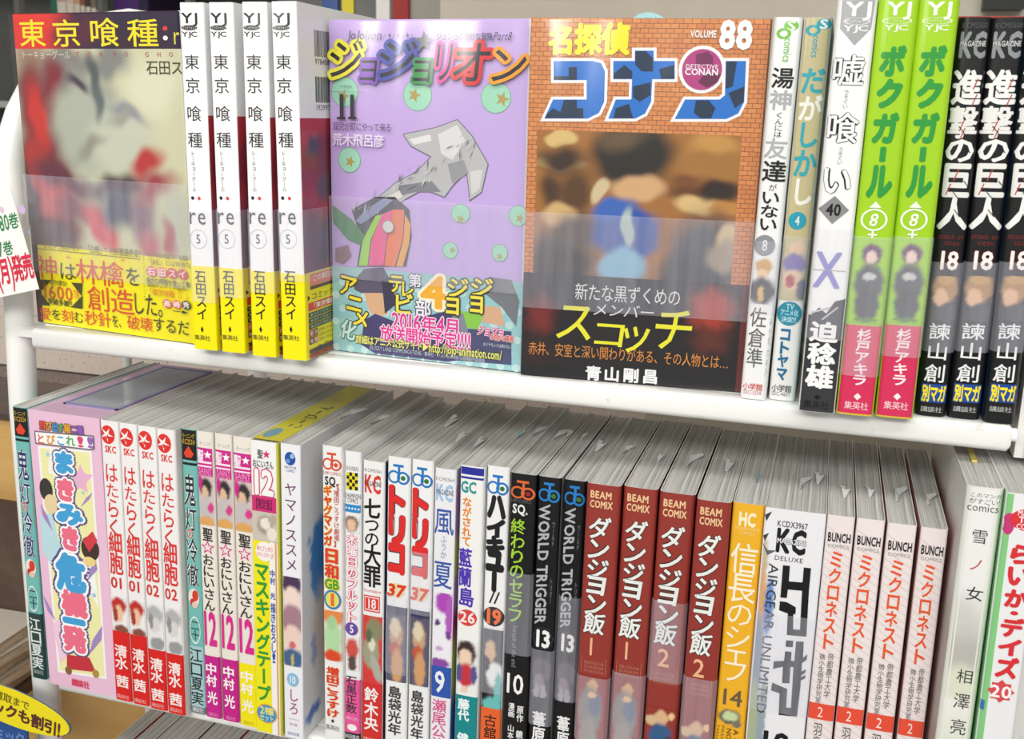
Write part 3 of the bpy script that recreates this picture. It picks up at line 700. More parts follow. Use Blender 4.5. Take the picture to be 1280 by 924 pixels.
P.h('テ', 486, 508, 342, 366, Yl, off=.035, outline=Ol); P.h('レ', 500, 519, 350, 372, Yl, off=.035, outline=Ol); P.h('ビ', 492, 518, 366, 394, Yl, off=.035, outline=Ol)
P.h('第', 512, 528, 342, 359, '#f6f6fa', off=.03, outline='#5a5a78'); P.h('部', 520, 540, 374, 396, '#f6f6fa', off=.03, outline='#5a5a78'); P.h('4', 526, 560, 345, 385, '#f9b72a', off=.05, outline='#fff8e0')
P.h('ジ', 559, 587, 346, 373, Yl, off=.035, outline=Ol); P.h('ョ', 554, 580, 362, 394, Yl, off=.035, outline=Ol); P.h('ジ', 588, 618, 346, 372, Yl, off=.035, outline=Ol); P.h('ョ', 584, 610, 360, 392, Yl, off=.035, outline=Ol)
P.h('2016年4月', 490, 576, 394, 414, '#e8309a', off=.03, outline='#fbe3f2'); P.h('放送開始予定!!!!', 476, 589, 411, 432, '#e8309a', off=.03, outline='#fbe3f2')
P.h('詳細はアニメ公式サイト▶http://jojo-animation.com/', 444, 626, 427.5, 439, '#f2ee7a', off=.03, outline='#3c4a4a'); P.h('©LUCKY LAND COMMUNICATIONS／集英社・ジョジョの奇妙な冒険製作委員会', 462, 606, 439, 444.5, '#c8d4dc')
P.h('ジョジョ', 598, 632, 407, 420, '#e8408a', off=.04, outline='#f8e6ee', slant=.2); P.h('の奇妙な冒険', 613, 643, 418, 426, '#e0503a', off=.04, outline='#f8e6ee'); P.h('ダイヤモンドは砕けない', 605, 641, 429, 434, '#e6eaf0')
P.finish(b.root)
b.film(P.uv(530, 356)[1], P.uv(530, 251)[1])
sh = MB(); sh.add([(-2.7, WJ+.3, 1), (-2.7, -.3, 1), (-2.7, -.3, 175), (-2.7, WJ+.3, 175)], [(0, 1, 2, 3)], translucent_mat('clear')); sh.build('shrink_wrap', b.root)

# brick-patterned face-out comic
b = faceout('comic_volume', 'face-out comic with brown brick-pattern cover, big blue title and black band', 183.6, 15.2, 3.9, 112.5, 176, 15, '#7a4a30', bricks_mat(), band=None)
P = Face(b); WC = 112.5
P.part = 'picture'
ua, va = P.uv(672, 162); ub, vb = P.uv(928, 163); uc, vc = P.uv(665, 340)
P.paint(ua, ub, 40, va, '#a87034', P.blobs([
    (700, 172, 22, 10, 0, '#e0c07a', .2), (890, 200, 44, 34, -.2, '#a87434', .3), (892, 180, 30, 12, 0, '#c9954a', .5), (880, 240, 50, 14, 0, '#6b3c18', .5), (700, 205, 30, 8, 0, '#c9a468', .25), (702, 200, 26, 16, 0, '#3c2614', .6), (690, 240, 14, 22, 0, '#4a2e16', .6),
    (720, 240, 22, 26, 0, '#5b3a1a', .5), (700, 270, 22, 16, .1, '#d8b478', .3), (870, 255, 28, 12, 0, '#e0bd80', .3), (900, 240, 26, 12, 0, '#2a1a10', .4), (910, 262, 24, 8, 0, '#c48a40', .4), (860, 225, 20, 8, 0, '#7b4a20', .6),
    (700, 330, 44, 40, 0, '#2c2220', .4), (720, 290, 26, 24, .3, '#54463c', .5), (880, 330, 44, 60, 0, '#3c4048', .4), (912, 300, 18, 18, 0, '#d8bf92', .25), (850, 350, 30, 30, 0, '#262a30', .4), (905, 320, 20, 20, 0, '#a89884', .4),
    # abstract patches in the middle of the picture
    (790, 195, 52, 42, .1, '#231d16', .3), (778, 172, 26, 14, .2, '#6a553a', .8), (796, 235, 34, 16, 0, '#d9ac7a', .3), (782, 290, 44, 34, 0, '#2c55a8', .2), (768, 262, 26, 14, .3, '#3a68bc', .4), (785, 285, 8, 26, 0, '#b8c8c4', .3), (778, 335, 28, 24, 0, '#86bcd8', .25), (750, 240, 16, 8, 1.1, '#d8c49a', .3)]), res=.7, wob=.8, freq=.09)
P.part = 'title_lettering'
def Z7(L): return [(640+x/3.697, y/3.697) for x, y in L]
ko = Z7([(193, 282), (375, 282), (412, 292), (430, 330), (426, 470), (402, 522), (350, 548), (150, 548), (190, 460), (345, 460), (345, 370), (193, 370)])
na = Z7([(468, 282), (568, 282), (568, 234), (655, 234), (655, 282), (752, 282), (752, 366), (648, 366), (643, 470), (615, 525), (570, 548), (445, 548), (480, 460), (552, 460), (555, 366), (468, 366)])
nn = Z7([(988, 282), (1082, 282), (1073, 470), (1045, 525), (990, 550), (752, 550), (800, 460), (960, 460), (984, 440)])
for q in (ko, na, nn): P.P(q, '#fbfbfb', 1.35)
P.el(877.5, 87, 29.5, 30, '#fbfbfb')
for q in (ko, na, nn): P.P(q, '#1f76d2')
def dk(L): P.P(Z7(L), '#18324e')
for L in ([(193, 352), (262, 352), (262, 310), (300, 310), (300, 370), (193, 370)], [(240, 462), (300, 462), (300, 500), (330, 500), (330, 546), (215, 546)], [(160, 530), (190, 500), (230, 520), (225, 546), (152, 546)], [(570, 236), (620, 236), (652, 270), (652, 330), (600, 330), (570, 300)], [(470, 340), (520, 300), (556, 330), (556, 364), (470, 364)], [(560, 400), (640, 380), (640, 440), (590, 470), (560, 450)], [(680, 320), (750, 300), (750, 364), (690, 364)], [(990, 284), (1040, 284), (1020, 400), (988, 410)], [(850, 464), (910, 464), (940, 500), (920, 546), (870, 546), (840, 520)], [(1000, 430), (1074, 400), (1070, 470), (1030, 500)], [(480, 500), (540, 480), (560, 545), (470, 546)]): dk(L)
P.el(877.5, 87, 25, 25.6, '#b83c84')
P.P(Z7([(850, 252), (905, 238), (930, 262), (930, 302), (850, 302)]), '#7a2a5c'); P.P(Z7([(890, 340), (965, 340), (950, 380), (900, 405), (860, 380)]), '#6a264e')
P.h('DETECTIVE', 857, 898, 80.5, 86, '#f6eaf2', off=.02); P.h('CONAN', 856, 898, 86, 94, '#ffffff', off=.04)
P.h('名', 686, 718, 31, 68, '#fff024', off=.085); P.h('探', 719, 752, 30, 68, '#fff024', off=.085); P.h('偵', 753, 787, 29, 68, '#fff024', off=.085)
P.part = 'volume_number'; P.h('VOLUME', 863, 896, 38, 47, '#ffffff', off=.035); P.h('88', 899, 941, 26, 61, '#ffffff', off=.07)
vt = P.uv(793, 348)[1]
P.part = 'paper_band'; P.lift = .1; P.k = 40; P.rect(.1, WC-3.6, .2, vt, '#121014', 2); P.rect(WC-3.6, WC-.1, .2, vt, '#6a2424', 1)
P.part = 'band_picture'; P.k = 42
P.paint(.3, WC-4, 6, vt-.3, '#141013', P.blobs([(676, 392, 16, 22, 0, '#7c2420', .7), (672, 440, 26, 16, 0, '#2e1512', .8), (890, 388, 26, 26, 0, '#b23a26', .5), (888, 425, 22, 16, 0, '#5e2418', .7), (780, 420, 40, 30, 0, '#1c1416', .8)]), res=1.6)
P.part = 'band_lettering'
P.h('新たな黒ずくめの', 718, 851, 357, 379, '#f2f2f4'); P.h('メンバー', 741, 819, 380, 397, '#f2f2f4', slant=.15)
for ch, x1, x2, y1, y2 in (('ス', 694, 745, 374, 428), ('コ', 738, 786, 398, 436), ('ッ', 772, 818, 394, 442), ('チ', 816, 868, 382, 440)): P.h(ch, x1, x2, y1, y2, '#f4ee2e', off=.012, slant=.1)
P.h('赤井、安室と深い関わりがある、その人物とは…', 658, 909, 435, 452, '#e0913c')
P.part = 'author_name'
for ch, x_ in zip('青山剛昌', (742, 765, 789, 813)): P.h(ch, x_-10, x_+10, 457+(x_-742)*.06, 475+(x_-742)*.06, '#f6f6f6', off=.05)
P.finish(b.root)
b.film(P.uv(790, 392)[1], P.uv(790, 270)[1])
sh = MB(); sh.add([(-2.7, WC+.3, 1), (-2.7, -.3, 1), (-2.7, -.3, 175), (-2.7, WC+.3, 175)], [(0, 1, 2, 3)], translucent_mat('clear')); sh.build('shrink_wrap', b.root)
d_ = tag(empty('shelf_divider_tab', (225, 60, 12)), 'small pale blue index tab peeking above the brick-patterned comic', 'tab')
q = MB(); pts = [(0, 0, 0), (14, 0, 0), (14, 0, 150)]+[(7+10*math.cos(math.radians(a)), 0, 163+7.5*math.sin(math.radians(a))) for a in range(0, 181, 20)]+[(0, 0, 150)]
n_ = len(pts); q.add([(x, y, z) for x, y, z in pts]+[(x, y+.6, z) for x, y, z in pts], [tuple(range(n_)), tuple(range(2*n_-1, n_-1, -1))]+[(i, (i+1) % n_, n_+(i+1) % n_, n_+i) for i in range(n_)], ink('#a9d8dc')); q.build('plate', d_)
sf = Surface(lambda u, v, e: (u, -e, v), (225, 60, 12), (1, 0, 0), (0, 0, 1), (0, -1, 0)); P = Print(sf); P.part = 'lettering'; P.row('小学館', -1, 15, 163, 168, '#3a4a50'); P.finish(d_)

# slim spines right of the brick-patterned comic
b = Book('comic_volume', 'slim white comic spine with green mark, right of the brick-patterned comic', G_UP, 295.6, 11.7, 0, 12.3, 176, tilt=.55, spine='#f3f3f2', left='#e8e6e0', r=2.2, b=.5)
P = Spine(b); P.part = 'publisher_mark'
P.dot(32, .62, 6.5, '#7cc452', .26); P.txt('S', 26, 38, '#f2fbe8', .45, .8, off=.04); P.dot(42, .38, 7, '#7cc452', .26, ring=.45); P.dn('comics', 47, 78, '#7cc452', .42, .72, off=.02)
P.part = 'title_lettering'; P.col('湯', 84, 111, '#222', .08, .9, off=.03); P.col('神', 112, 138, '#aeb0b4', .08, .9, off=.035); P.col('くんには', 140, 172, '#333', .35, .65); P.col('友', 172, 199, '#aeb0b4', .05, .92, off=.02); P.col('達', 200, 228, '#222', .05, .95, off=.03); P.col('が', 230, 239, '#333', .35, .65); P.col('いない', 239, 289, '#222', .12, .8, off=.03)
P.part = 'volume_number'; P.dot(307, .4, 13, '#8e9196'); P.txt('8', 300, 314, '#e8e8ea', .3, .52, off=.02)
P.art(322, 380, '#efefed', [(334, .45, 10, .32, '#cfa35a'), (342, .42, 6, .2, '#edc9a4'), (364, .45, 17, .5, '#3c3c42'), (368, .42, 10, .12, '#d9b668')])
P.part = 'author_name'; P.col('佐倉準', 384, 460, '#666', .1, .74); P.dn('さくら じゅん', 395, 470, '#999', .86, .94)
P.part = 'publisher_mark'; P.txt('小学館', 479, 488, '#d8484a', .06, .84, off=.01); P.txt('SSC-1234', 488, 493, '#d88', .1, .8)
P.finish(b.root); pale_band_px(b, 302, 392)

b = Book('comic_volume', 'slim sand-coloured comic spine with turquoise and white title on the upper shelf', G_UP, 308.9, 15, 0, 12.4, 176, tilt=.3, spine='#f0efec', left='#c8bd92', r=2.2, b=.5)
P = Spine(b); P.part = 'printed_ground'; P.bar(14, 376, '#c9bd90')
P.part = 'publisher_mark'; P.dot(30, .72, 7, '#35a2b0', .26); P.txt('S', 24, 36, '#e8f4ee', .56, .88, off=.04); P.dot(38, .36, 7, '#35a2b0', .26, ring=.45); P.dn('comics', 44, 72, '#35a2b0', .36, .64, off=.02)
P.part = 'title_lettering'; P.col('だ', 84, 118, '#3aa9b4', .1, .95, off=.05); P.col('が', 118, 152, '#f4f2e8', .1, .95, off=.05); P.col('し', 152, 186, '#3aa9b4', .2, .9, off=.05); P.col('か', 186, 222, '#3aa9b4', .1, .95, off=.05); P.col('し', 222, 258, '#f4f2e8', .2, .9, off=.05)
P.part = 'volume_number'; P.dot(276, .45, 11, '#2aa0b8'); P.txt('4', 270, 282, '#f4f4f0', .36, .54, off=.02)
P.art(300, 374, '#c9bd90', [(310, .55, 9, .3, '#e6c2a0'), (330, .5, 13, .42, '#7a6cae'), (350, .48, 13, .34, '#e8c8aa'), (352, .4, 8, .18, '#b84a54'), (362, .85, 14, .2, '#54506a')])
P.part = 'publisher_mark'; P.dot(392, .48, 15, '#2f8ea6', .46); P.txt('TV', 380, 387, '#bfe8f0', .34, .64, off=.03); P.txt('アニメ化', 387, 395, '#bfe8f0', .14, .82, off=.03); P.txt('決定!!', 396, 403, '#bfe8f0', .2, .76, off=.03)
P.part = 'author_name'; P.col('コトヤマ', 410, 476, '#1f6f9e', .2, .62, off=.06)
P.part = 'publisher_mark'; P.txt('小学館', 481, 490, '#444', .08, .84, off=.01); P.txt('SSC-4671', 490, 495, '#888', .1, .8)
P.finish(b.root); pale_band_px(b, 296, 378)

b = Book('comic_volume', 'thick white comic spine with jagged outlined title, grey arrow mark and black foot', G_UP, 323.4, -.4, 0, 16.4, 182, tilt=.1, spine='#f5f5f4', left='#4c9a9a', right='#dddddd', r=2.4, b=.5)
P = Spine(b); P.part = 'publisher_mark'
P.poly([(.12*P.w, 181.8), (.93*P.w, 181.8), (.9*P.w, P.Y(36)), (.53*P.w, P.Y(57)), (.13*P.w, P.Y(36))], '#a9aaac'); P.txt('YJ', 2, 20, '#f4f4f4', .2, .85, off=.04); P.dot(26.5, .53, 4.5, '#f4f4f4', .33, ring=.1); P.txt('ヤングジャンプ', 24, 29.5, '#f4f4f4', .26, .8); P.txt('YJC', 31.5, 39, '#f4f4f4', .2, .85, off=.03)
P.part = 'title_lettering'; P.col('嘘', 68, 108, '#f6f6f6', .02, .86, off=.02, outline='#1c1c1c', ow=.065); P.col('喰', 140, 180, '#f6f6f6', .02, .86, off=.02, outline='#1c1c1c', ow=.065); P.col('い', 208, 244, '#f6f6f6', .04, .82, off=.03, outline='#1c1c1c', ow=.065)
P.part = 'small_lettering'; P.col('うそぐい', 112, 136, '#999', .38, .52); P.col('うそぐい', 184, 206, '#999', .38, .52)
P.part = 'volume_number'; yc = P.Y(262); P.poly([(.42*P.w, P.Y(245)), (.82*P.w, yc), (.42*P.w, P.Y(280)), (.02*P.w, yc)], '#8c8c8e'); P.txt('40', 255, 270, '#161616', .22, .62, off=.05)
P.part = 'emblem'; P.txt('X', 315, 360, '#8a86cc', .05, .8, off=.03); 
P.line(.0, P.Y(338), P.w*.9, P.Y(338), .3, '#aaa')
P.part = 'printed_ground'; P.bar(395, 516, '#36363a'); P.poly([(.0, P.Y(400)), (.3*P.w, P.Y(385)), (.5*P.w, P.Y(392)), (.7*P.w, P.Y(376)), (1*P.w, P.Y(372)), (1*P.w, P.Y(400)), (0, P.Y(402))], '#36363a')
P.line(.1*P.w, P.Y(392), .6*P.w, P.Y(384), .8, '#c8c8cc'); P.line(.4*P.w, P.Y(400), .8*P.w, P.Y(383), .7, '#c8c8cc')
P.part = 'author_name'; P.col('迫', 402, 428, '#f8f8f8', .1, .88, off=.07); P.col('稔', 428, 456, '#f8f8f8', .1, .88, off=.06); P.col('雄', 456, 486, '#f8f8f8', .1, .88, off=.06)
P.part = 'publisher_mark'; P.txt('◆', 493, 500, '#111', .38, .58); P.txt('集英社', 501, 511, '#16161a', .12, .84, off=.01)
P.finish(b.root); pale_band_px(b, 284, 424)

lime = []
for i, (x, y, tl, lab) in enumerate(((340.3, .8, 0., 'left of the two'), (357.6, 2.6, -.42, 'right of the two'))):
    b = Book('comic_volume', 'lime green comic spine with dark green title and pink foot, ' + lab, G_UP, x, y, 0, 16.6, 182, tilt=tl, spine='#a4d420', left='#8cc41a', right='#8cc41a', r=2.6, b=.6)
    P = Spine(b); P.part = 'publisher_mark'
    P.txt('YJ', 2, 19, '#f6f8ee', .22, .8, off=.04); P.dot(26, .5, 4.4, '#eef4d8', .36, ring=.12); P.txt('ヤングジャンプ', 23.4, 28.6, '#eef4d8', .24, .78); P.txt('YJC', 31, 38, '#f6f8ee', .2, .8, off=.03)
    P.part = 'title_lettering'
    for ch, y1, y2 in (('ボ', 54, 98), ('ク', 96, 138), ('ガ', 138, 182), ('ー', 182, 204), ('ル', 204, 250)): P.col(ch, y1+1, y2-1, '#2f9a3c', .16, .84, off=.1, fit=1.)
    P.part = 'volume_number'; P.dot(275, .46, 14, '#f2f6e6', .34, ring=.16); P.txt('8', 267, 283, '#f2f6e6', .34, .58, off=.03, slant=.15); P.poly([(.46*P.w, P.Y(252)), (.3*P.w, P.Y(260)), (.62*P.w, P.Y(260))], '#f2f6e6'); P.line(.46*P.w, P.Y(289), .46*P.w, P.Y(298), .9, '#f2f6e6'); P.line(.34*P.w, P.Y(293.5), .58*P.w, P.Y(293.5), .8, '#f2f6e6')
    P.art(301, 404, '#a4d420', [(318, .5, 13, .26, '#6a3a66'), (322, .5, 8, .15, '#ecd2c6'), (354, .5, 24, .38, '#57595c'), (382, .5, 20, .32, '#4a4c4e'), (346, .5, 5, .16, '#cfcfcc'), (400, .5, 3, .32, '#5c8a30')])
    P.part = 'paper_band'; P.k = 12; P.bar(407, 527, '#d8305c'); 
    P.part = 'author_name'; P.col('杉戸アキラ', 411, 482, '#fbeef2', .34, .72, off=.04)
    P.part = 'publisher_mark'; P.txt('◆', 491, 500, '#fbeef2', .42, .62); P.txt('集英社', 502, 512, '#fbe0e8', .2, .84, off=.005)
    P.part = 'paper_band'; P.rect(.02*P.w, .98*P.w, .1, .9, '#d8c03a')
    P.finish(b.root); pale_band_px(b, 296, (470, 446)[i])

for i, (x, y, tl, wd, lab) in enumerate(((375.9, 13.1, -.6, 13, 'left of the three'), (389.8, 14.2, -.9, 14, 'middle of the three'), (404.9, 11.8, -1.3, 13.2, 'right of the three'))):
    b = Book('comic_volume', 'black upper-shelf comic spine with distressed white title, ' + lab, G_UP, x, y, 0, wd, 176, tilt=tl, spine='#161618', left='#2a4f80', right='#1a1a1c', r=2.6, b=.6)
    P = Spine(b); P.part = 'publisher_mark'
    P.txt('KCM5500', 28, 35, '#4c4e52', .1, .9, off=.01); P.txt('KC', 40, 72, '#8f9396', .08, .92, off=.06); P.txt('MAGAZINE', 51, 58, '#c6c8c8', .1, .9, off=.05, outline='#2a2a2c')
    P.part = 'title_lettering'; P.col('進', 86, 132, '#f2f2f0', .0, .94, off=.05); P.col('撃', 132, 174, '#ecebe8', .0, .94, off=.04); P.col('の', 172, 204, '#f2f2f0', .0, .94, off=.05); P.col('巨', 203, 248, '#ecebe8', .0, .94, off=.06); P.col('人', 246, 288, '#f2f2f0', .0, .98, off=.06)
    for yy, uu in ((98, .78), (118, .8), (150, .5), (160, .55), (212, .5), (230, .3)): P.line(uu*P.w, P.Y(yy), (uu-.12)*P.w, P.Y(yy+14), .5, '#b84838')
    for yy, uu in ((108, .25), (158, .35), (182, .6), (226, .7), (240, .4), (262, .5)): P.line(uu*P.w, P.Y(yy), (uu+.2)*P.w, P.Y(yy+9), .35, '#161618')
    P.part = 'small_lettering'; P.txt('attack on', 292, 299, '#7c2c24', .1, .9); P.txt('titan', 300, 307, '#7c2c24', .3, .8)
    P.part = 'volume_number'; P.txt('18', 314, 337, '#f6f4f0', .18, .84, off=.04, outline='#a82018', ow=.03)
    P.art(345, 402, '#161618', [(360, .52, 18, .42, '#b08448'), (372, .4, 11, .24, '#e2b690'), (392, .62, 12, .36, '#3c3c44'), (350, .5, 6, .3, '#c49a58')])
    P.part = 'author_name'; P.col('諫', 404, 425, '#f2f2f2', .14, .84, off=.015); P.col('山', 428, 450, '#f2f2f2', .14, .84, off=.015); P.col('創', 455, 478, '#f2f2f2', .14, .84, off=.015)
    P.part = 'publisher_mark'; P.bar(480, 503, '#164a9a', .1, .94); P.txt('別マガ', 481, 502, '#ffe81e', .13, .92, off=.06); P.txt('講談社', 508, 515, '#c8c8c8', .14, .86)
    P.finish(b.root); pale_band_px(b, 328, 440)
# books lying behind the black spines
t = tag(empty('magazine', (366, 147, 4.2), (0, 0, 0)), 'red-edged magazine standing upright behind the black comic spines at upper right', 'magazine')
m = MB(); m.box((0, 0, 0), (53, 9, 183), ink('#e8e4dc')); m.build('page_block', t); m = MB(); m.box((-.4, -1, 0), (53.4, 0, 184), ink('#a83428')); m.build('front_cover', t); m = MB(); m.box((-.4, 9, 0), (53.4, 10, 184), ink('#a83428')); m.build('back_cover', t)

# ------------------------------------------------------------------ lower row
ZL = -229.8
def low_book(label, tx, y, w, h, tilt, **k):
    """tx: where the top left corner of the spine stands; the foot follows from the lean"""
    th = math.radians(tilt)
    return Book('comic_volume', label, G_LOW, tx-h*math.sin(th), y, ZL, w, h, tilt=tilt, **k)
def jc(P, y1, y2, c, dot, small=None):
    """round monogram of a long T over a J and a C"""
    P.part = 'publisher_mark'; ym = (y1+y2)/2; H = y2-y1
    P.bar(y1, y1+H*.13, c, .26, .72); P.line(.52*P.w, P.Y(y1+2), .52*P.w, P.Y(y1+H*.75), H*.06, c)
    P.dot(ym+H*.14, .3, H*.33, c, .27, ring=.3); P.dot(ym+H*.16, .7, H*.33, c, .27, ring=.32); P.dot(ym+H*.16, .7, H*.12, dot)

def oni(label, x, y, w, tilt, dark):
    b = low_book(label, x, y, w, 182, tilt, spine='#74bdb6', left='#5ea39c', r=1.4, b=.3)
    P = Spine(b); oy = -27 if not dark else 0   # rows read off the copy in the middle of the shelf
    if dark: P.Y0 = P.Y; 
    hB = b.h
    v = lambda y: hB*(1-(y-536)/362.)        # shared layout, scaled to the book
    P.Y = v
    P.part = 'printed_ground'; P.bar(537, 573, '#1b1c1c'); P.bar(576, 579, '#1b1c1c')
    P.part = 'publisher_mark'; P.txt('モーニング', 541, 547, '#d2a92c', .1, .9, off=.01); P.txt('KC2524', 548, 554, '#d2a92c', .1, .9, off=.02); P.poly([(.5*w, v(556)), (.82*w, v(565)), (.66*w, v(570)), (.3*w, v(570)), (.18*w, v(565))], '#e2452c')
    P.part = 'title_lettering'; ol = '#e8f2f0'; ic = '#2b3038' if not dark else '#34346e'
    for ch, y1, y2 in (('鬼', 588, 630), ('灯', 630, 660), ('冷', 668, 700), ('徹', 700, 730)): P.col(ch, y1, y2, ic, .1, .86, off=.02, outline=ol, ow=.06)
    P.col('の', 656, 670, '#d8503c', .2, .6, off=.03, outline=ol); P.dn('ほおずきのれいてつ', 640, 690, '#d07860', .88, .97)
    P.part = 'picture'; P.ell(.5*w, v(744), .36*w, 6, '#efe4dc'); P.ell(.6*w, v(741), .2*w, 3.6, '#d8402c'); P.ell(.4*w, v(750), .16*w, 2.4, '#c83828'); P.ell(.56*w, v(753), .2*w, 2, '#e8c8b8')
    P.part = 'volume_number'; P.ell(.5*w, v(786), .36*w, 9, '#e9f1ef', ring=.12); P.col('二十', 773, 799, '#3a4a4a', .24, .76, off=.01)
    if dark:
        P.part = 'paper_band'; P.bar(806, 897, '#2d4744'); P.part = 'author_name'; P.col('江口夏実', 812, 884, '#e6ecea', .1, .9, off=.02); P.part = 'publisher_mark'; P.txt('講談社', 885, 891, '#aebab6', .14, .86)
    else:
        P.part = 'paper_band'; P.bar(807, 897, '#a8cdd0'); P.bar(888, 897, '#7c8486'); P.part = 'author_name'; P.col('江口夏実', 809, 886, '#22282c', .06, .92, off=.02); P.part = 'publisher_mark'; P.txt('講談社', 889, 895, '#e8ecec', .14, .86)
    P.finish(b.root); return b
oni('teal comic spine with dark green foot, left of the pink box', -131.4, 3, 10.8, 1.0, True)

# pink gift box
b = Book('boxed_set', 'wide pink gift box with blue and pink bubble title on the lower shelf', G_LOW, -119.4, .8, ZL, 50.6, 182, d=130, tilt=.45, spine='#efc3dc', left='#e9b8d4', right='#e9b8d4', r=.6, b=.0, cat='gift box', pages=False)
m = MB(); m.box((.4, 1, 179.6), (50.2, 129, 181.2), ink('#e9c0dc', .8, .2)); m.build('lid', b.root)
m = MB(); m.box((11, 22, 181.3), (46, 120, 181.7), ink('#b9bcc4', .8, .15)); m.build('window_pane', b.root)
m = MB()
for a, c_ in (((9, 20, 181.3), (11, 122, 182.0)), ((46, 20, 181.3), (48, 122, 182.0)), ((9, 20, 181.3), (48, 22, 182.0)), ((9, 120, 181.3), (48, 122, 182.0))): m.box(a, c_, ink('#8c86b4'))
m.build('window_frame', b.root)
P = Face.__new__(Face); Print.__init__(P, b.face)
P.part = 'picture'
P.P([(50, 560), (112, 566), (131, 846), (75, 838)], '#fbf8fa', 1.5)
P.P([(50, 560), (112, 566), (131, 846), (75, 838)], '#f3efb0')
for q, c in ((((100, 580), (106, 592), (116, 594), (108, 604), (110, 616), (100, 610), (92, 614), (94, 602), (88, 592), (97, 591)), '#eeb7d6'), (((50, 646), (66, 640), (72, 670), (80, 700), (64, 706), (54, 690)), '#bfe0e8'), (((62, 560), (80, 566), (76, 600), (60, 590)), '#f8f6e8'), (((66, 780), (78, 770), (84, 820), (76, 830)), '#f7d0e2'), (((100, 700), (118, 706), (124, 760), (112, 740)), '#fbfbf4')): P.P(q, c)
for q in (((51, 630), (60, 646), (66, 664), (54, 646)), ((116, 616), (108, 622), (101, 634), (112, 624)), ((120, 702), (122, 712), (110, 726), (112, 712)), ((128, 782), (127, 800), (112, 818), (116, 800)), ((54, 744), (62, 758), (70, 776), (60, 764))): P.P(q, '#a78cc8')
for x_, y_, r_, c in ((60, 568, 4, '#a6d2e4'), (104, 616, 3, '#a6d2e4'), (118, 744, 4, '#9cc8e4'), (84, 640, 0, '#fff'), (114, 830, 3, '#9cd0c8')):
    if r_: P.st(x_, y_, r_, c)
P.el(58, 612, 8, 14, '#3c3a38'); P.el(64, 630, 8, 12, '#ecd6a8'); P.el(113, 686, 11, 15, '#46342e'); P.el(112, 702, 8, 6, '#f2d890'); P.P([(104, 676), (116, 664), (122, 676), (112, 690)], '#d8404c')
P.P([(84, 818), (112, 822), (120, 840), (84, 836)], '#c83440'); P.el(86, 838, 4, 5, '#8a6440'); P.el(120, 842, 4, 5, '#b89040')
P.part = 'header_lettering'
P.P([(45, 540), (116, 546), (117, 560), (112, 561), (46, 553)], '#7c7478', .9); P.P([(45, 540), (116, 546), (117, 560), (112, 561), (46, 553)], '#fbfbfb')
for k, (ch, c) in enumerate(zip('とびこれ!!', ('#e8604c', '#e8a03c', '#4aa4dc', '#58b060', '#e04878', '#9a6cc0'))):
    x_ = 46+k*12.4; P.h(ch, x_, x_+11, 542+k*.9, 555+k*.9, c, off=.05)
for k, (ch, c) in enumerate(zip('飛び出す箱二種', ('#e04c3c', '#e8a82c', '#38a0d8', '#58b060', '#e8a82c', '#8a60b8', '#8a60b8'))):
    x_ = 50+k*7.8; P.h(ch, x_, x_+7.8, 526+k*1, 537+k*1, c, off=.06, outline='#6a4a4a')
P.part = 'title_lettering'
cells = (('ま', 67, 93, 562, 594, 0), ('き', 70, 94, 596, 628, 1), ('み', 71, 103, 627, 658, 0), ('き', 76, 100, 656, 690, 1), ('危', 72, 106, 692, 740, 0), ('機', 79, 108, 738, 772, 1), ('一', 80, 106, 770, 784, 0), ('発', 80, 107, 782, 816, 1))
for o_, cc in ((.36, '#5c5690'), (.24, '#ffffff')):
    P.k = (14 if cc != '#ffffff' else 16)
    for ch, x1, x2, y1, y2, p_ in cells: P.k = 14 if cc != '#ffffff' else 17; P.h(ch, x1, x2, y1+2-(12 if ch == '一' else 0), y2-2+(12 if ch == '一' else 0), cc, off=o_)
for ch, x1, x2, y1, y2, p_ in cells: P.k = 20; P.h(ch, x1, x2, y1+2-(12 if ch == '一' else 0), y2-2+(12 if ch == '一' else 0), '#f0728c' if p_ else '#46a4dc', off=.12)
P.part = 'publisher_mark'; P.h('講談社', 90, 112, 850, 859, '#e0405c', off=.04)
P.lift = .4; P.finish(b.root)

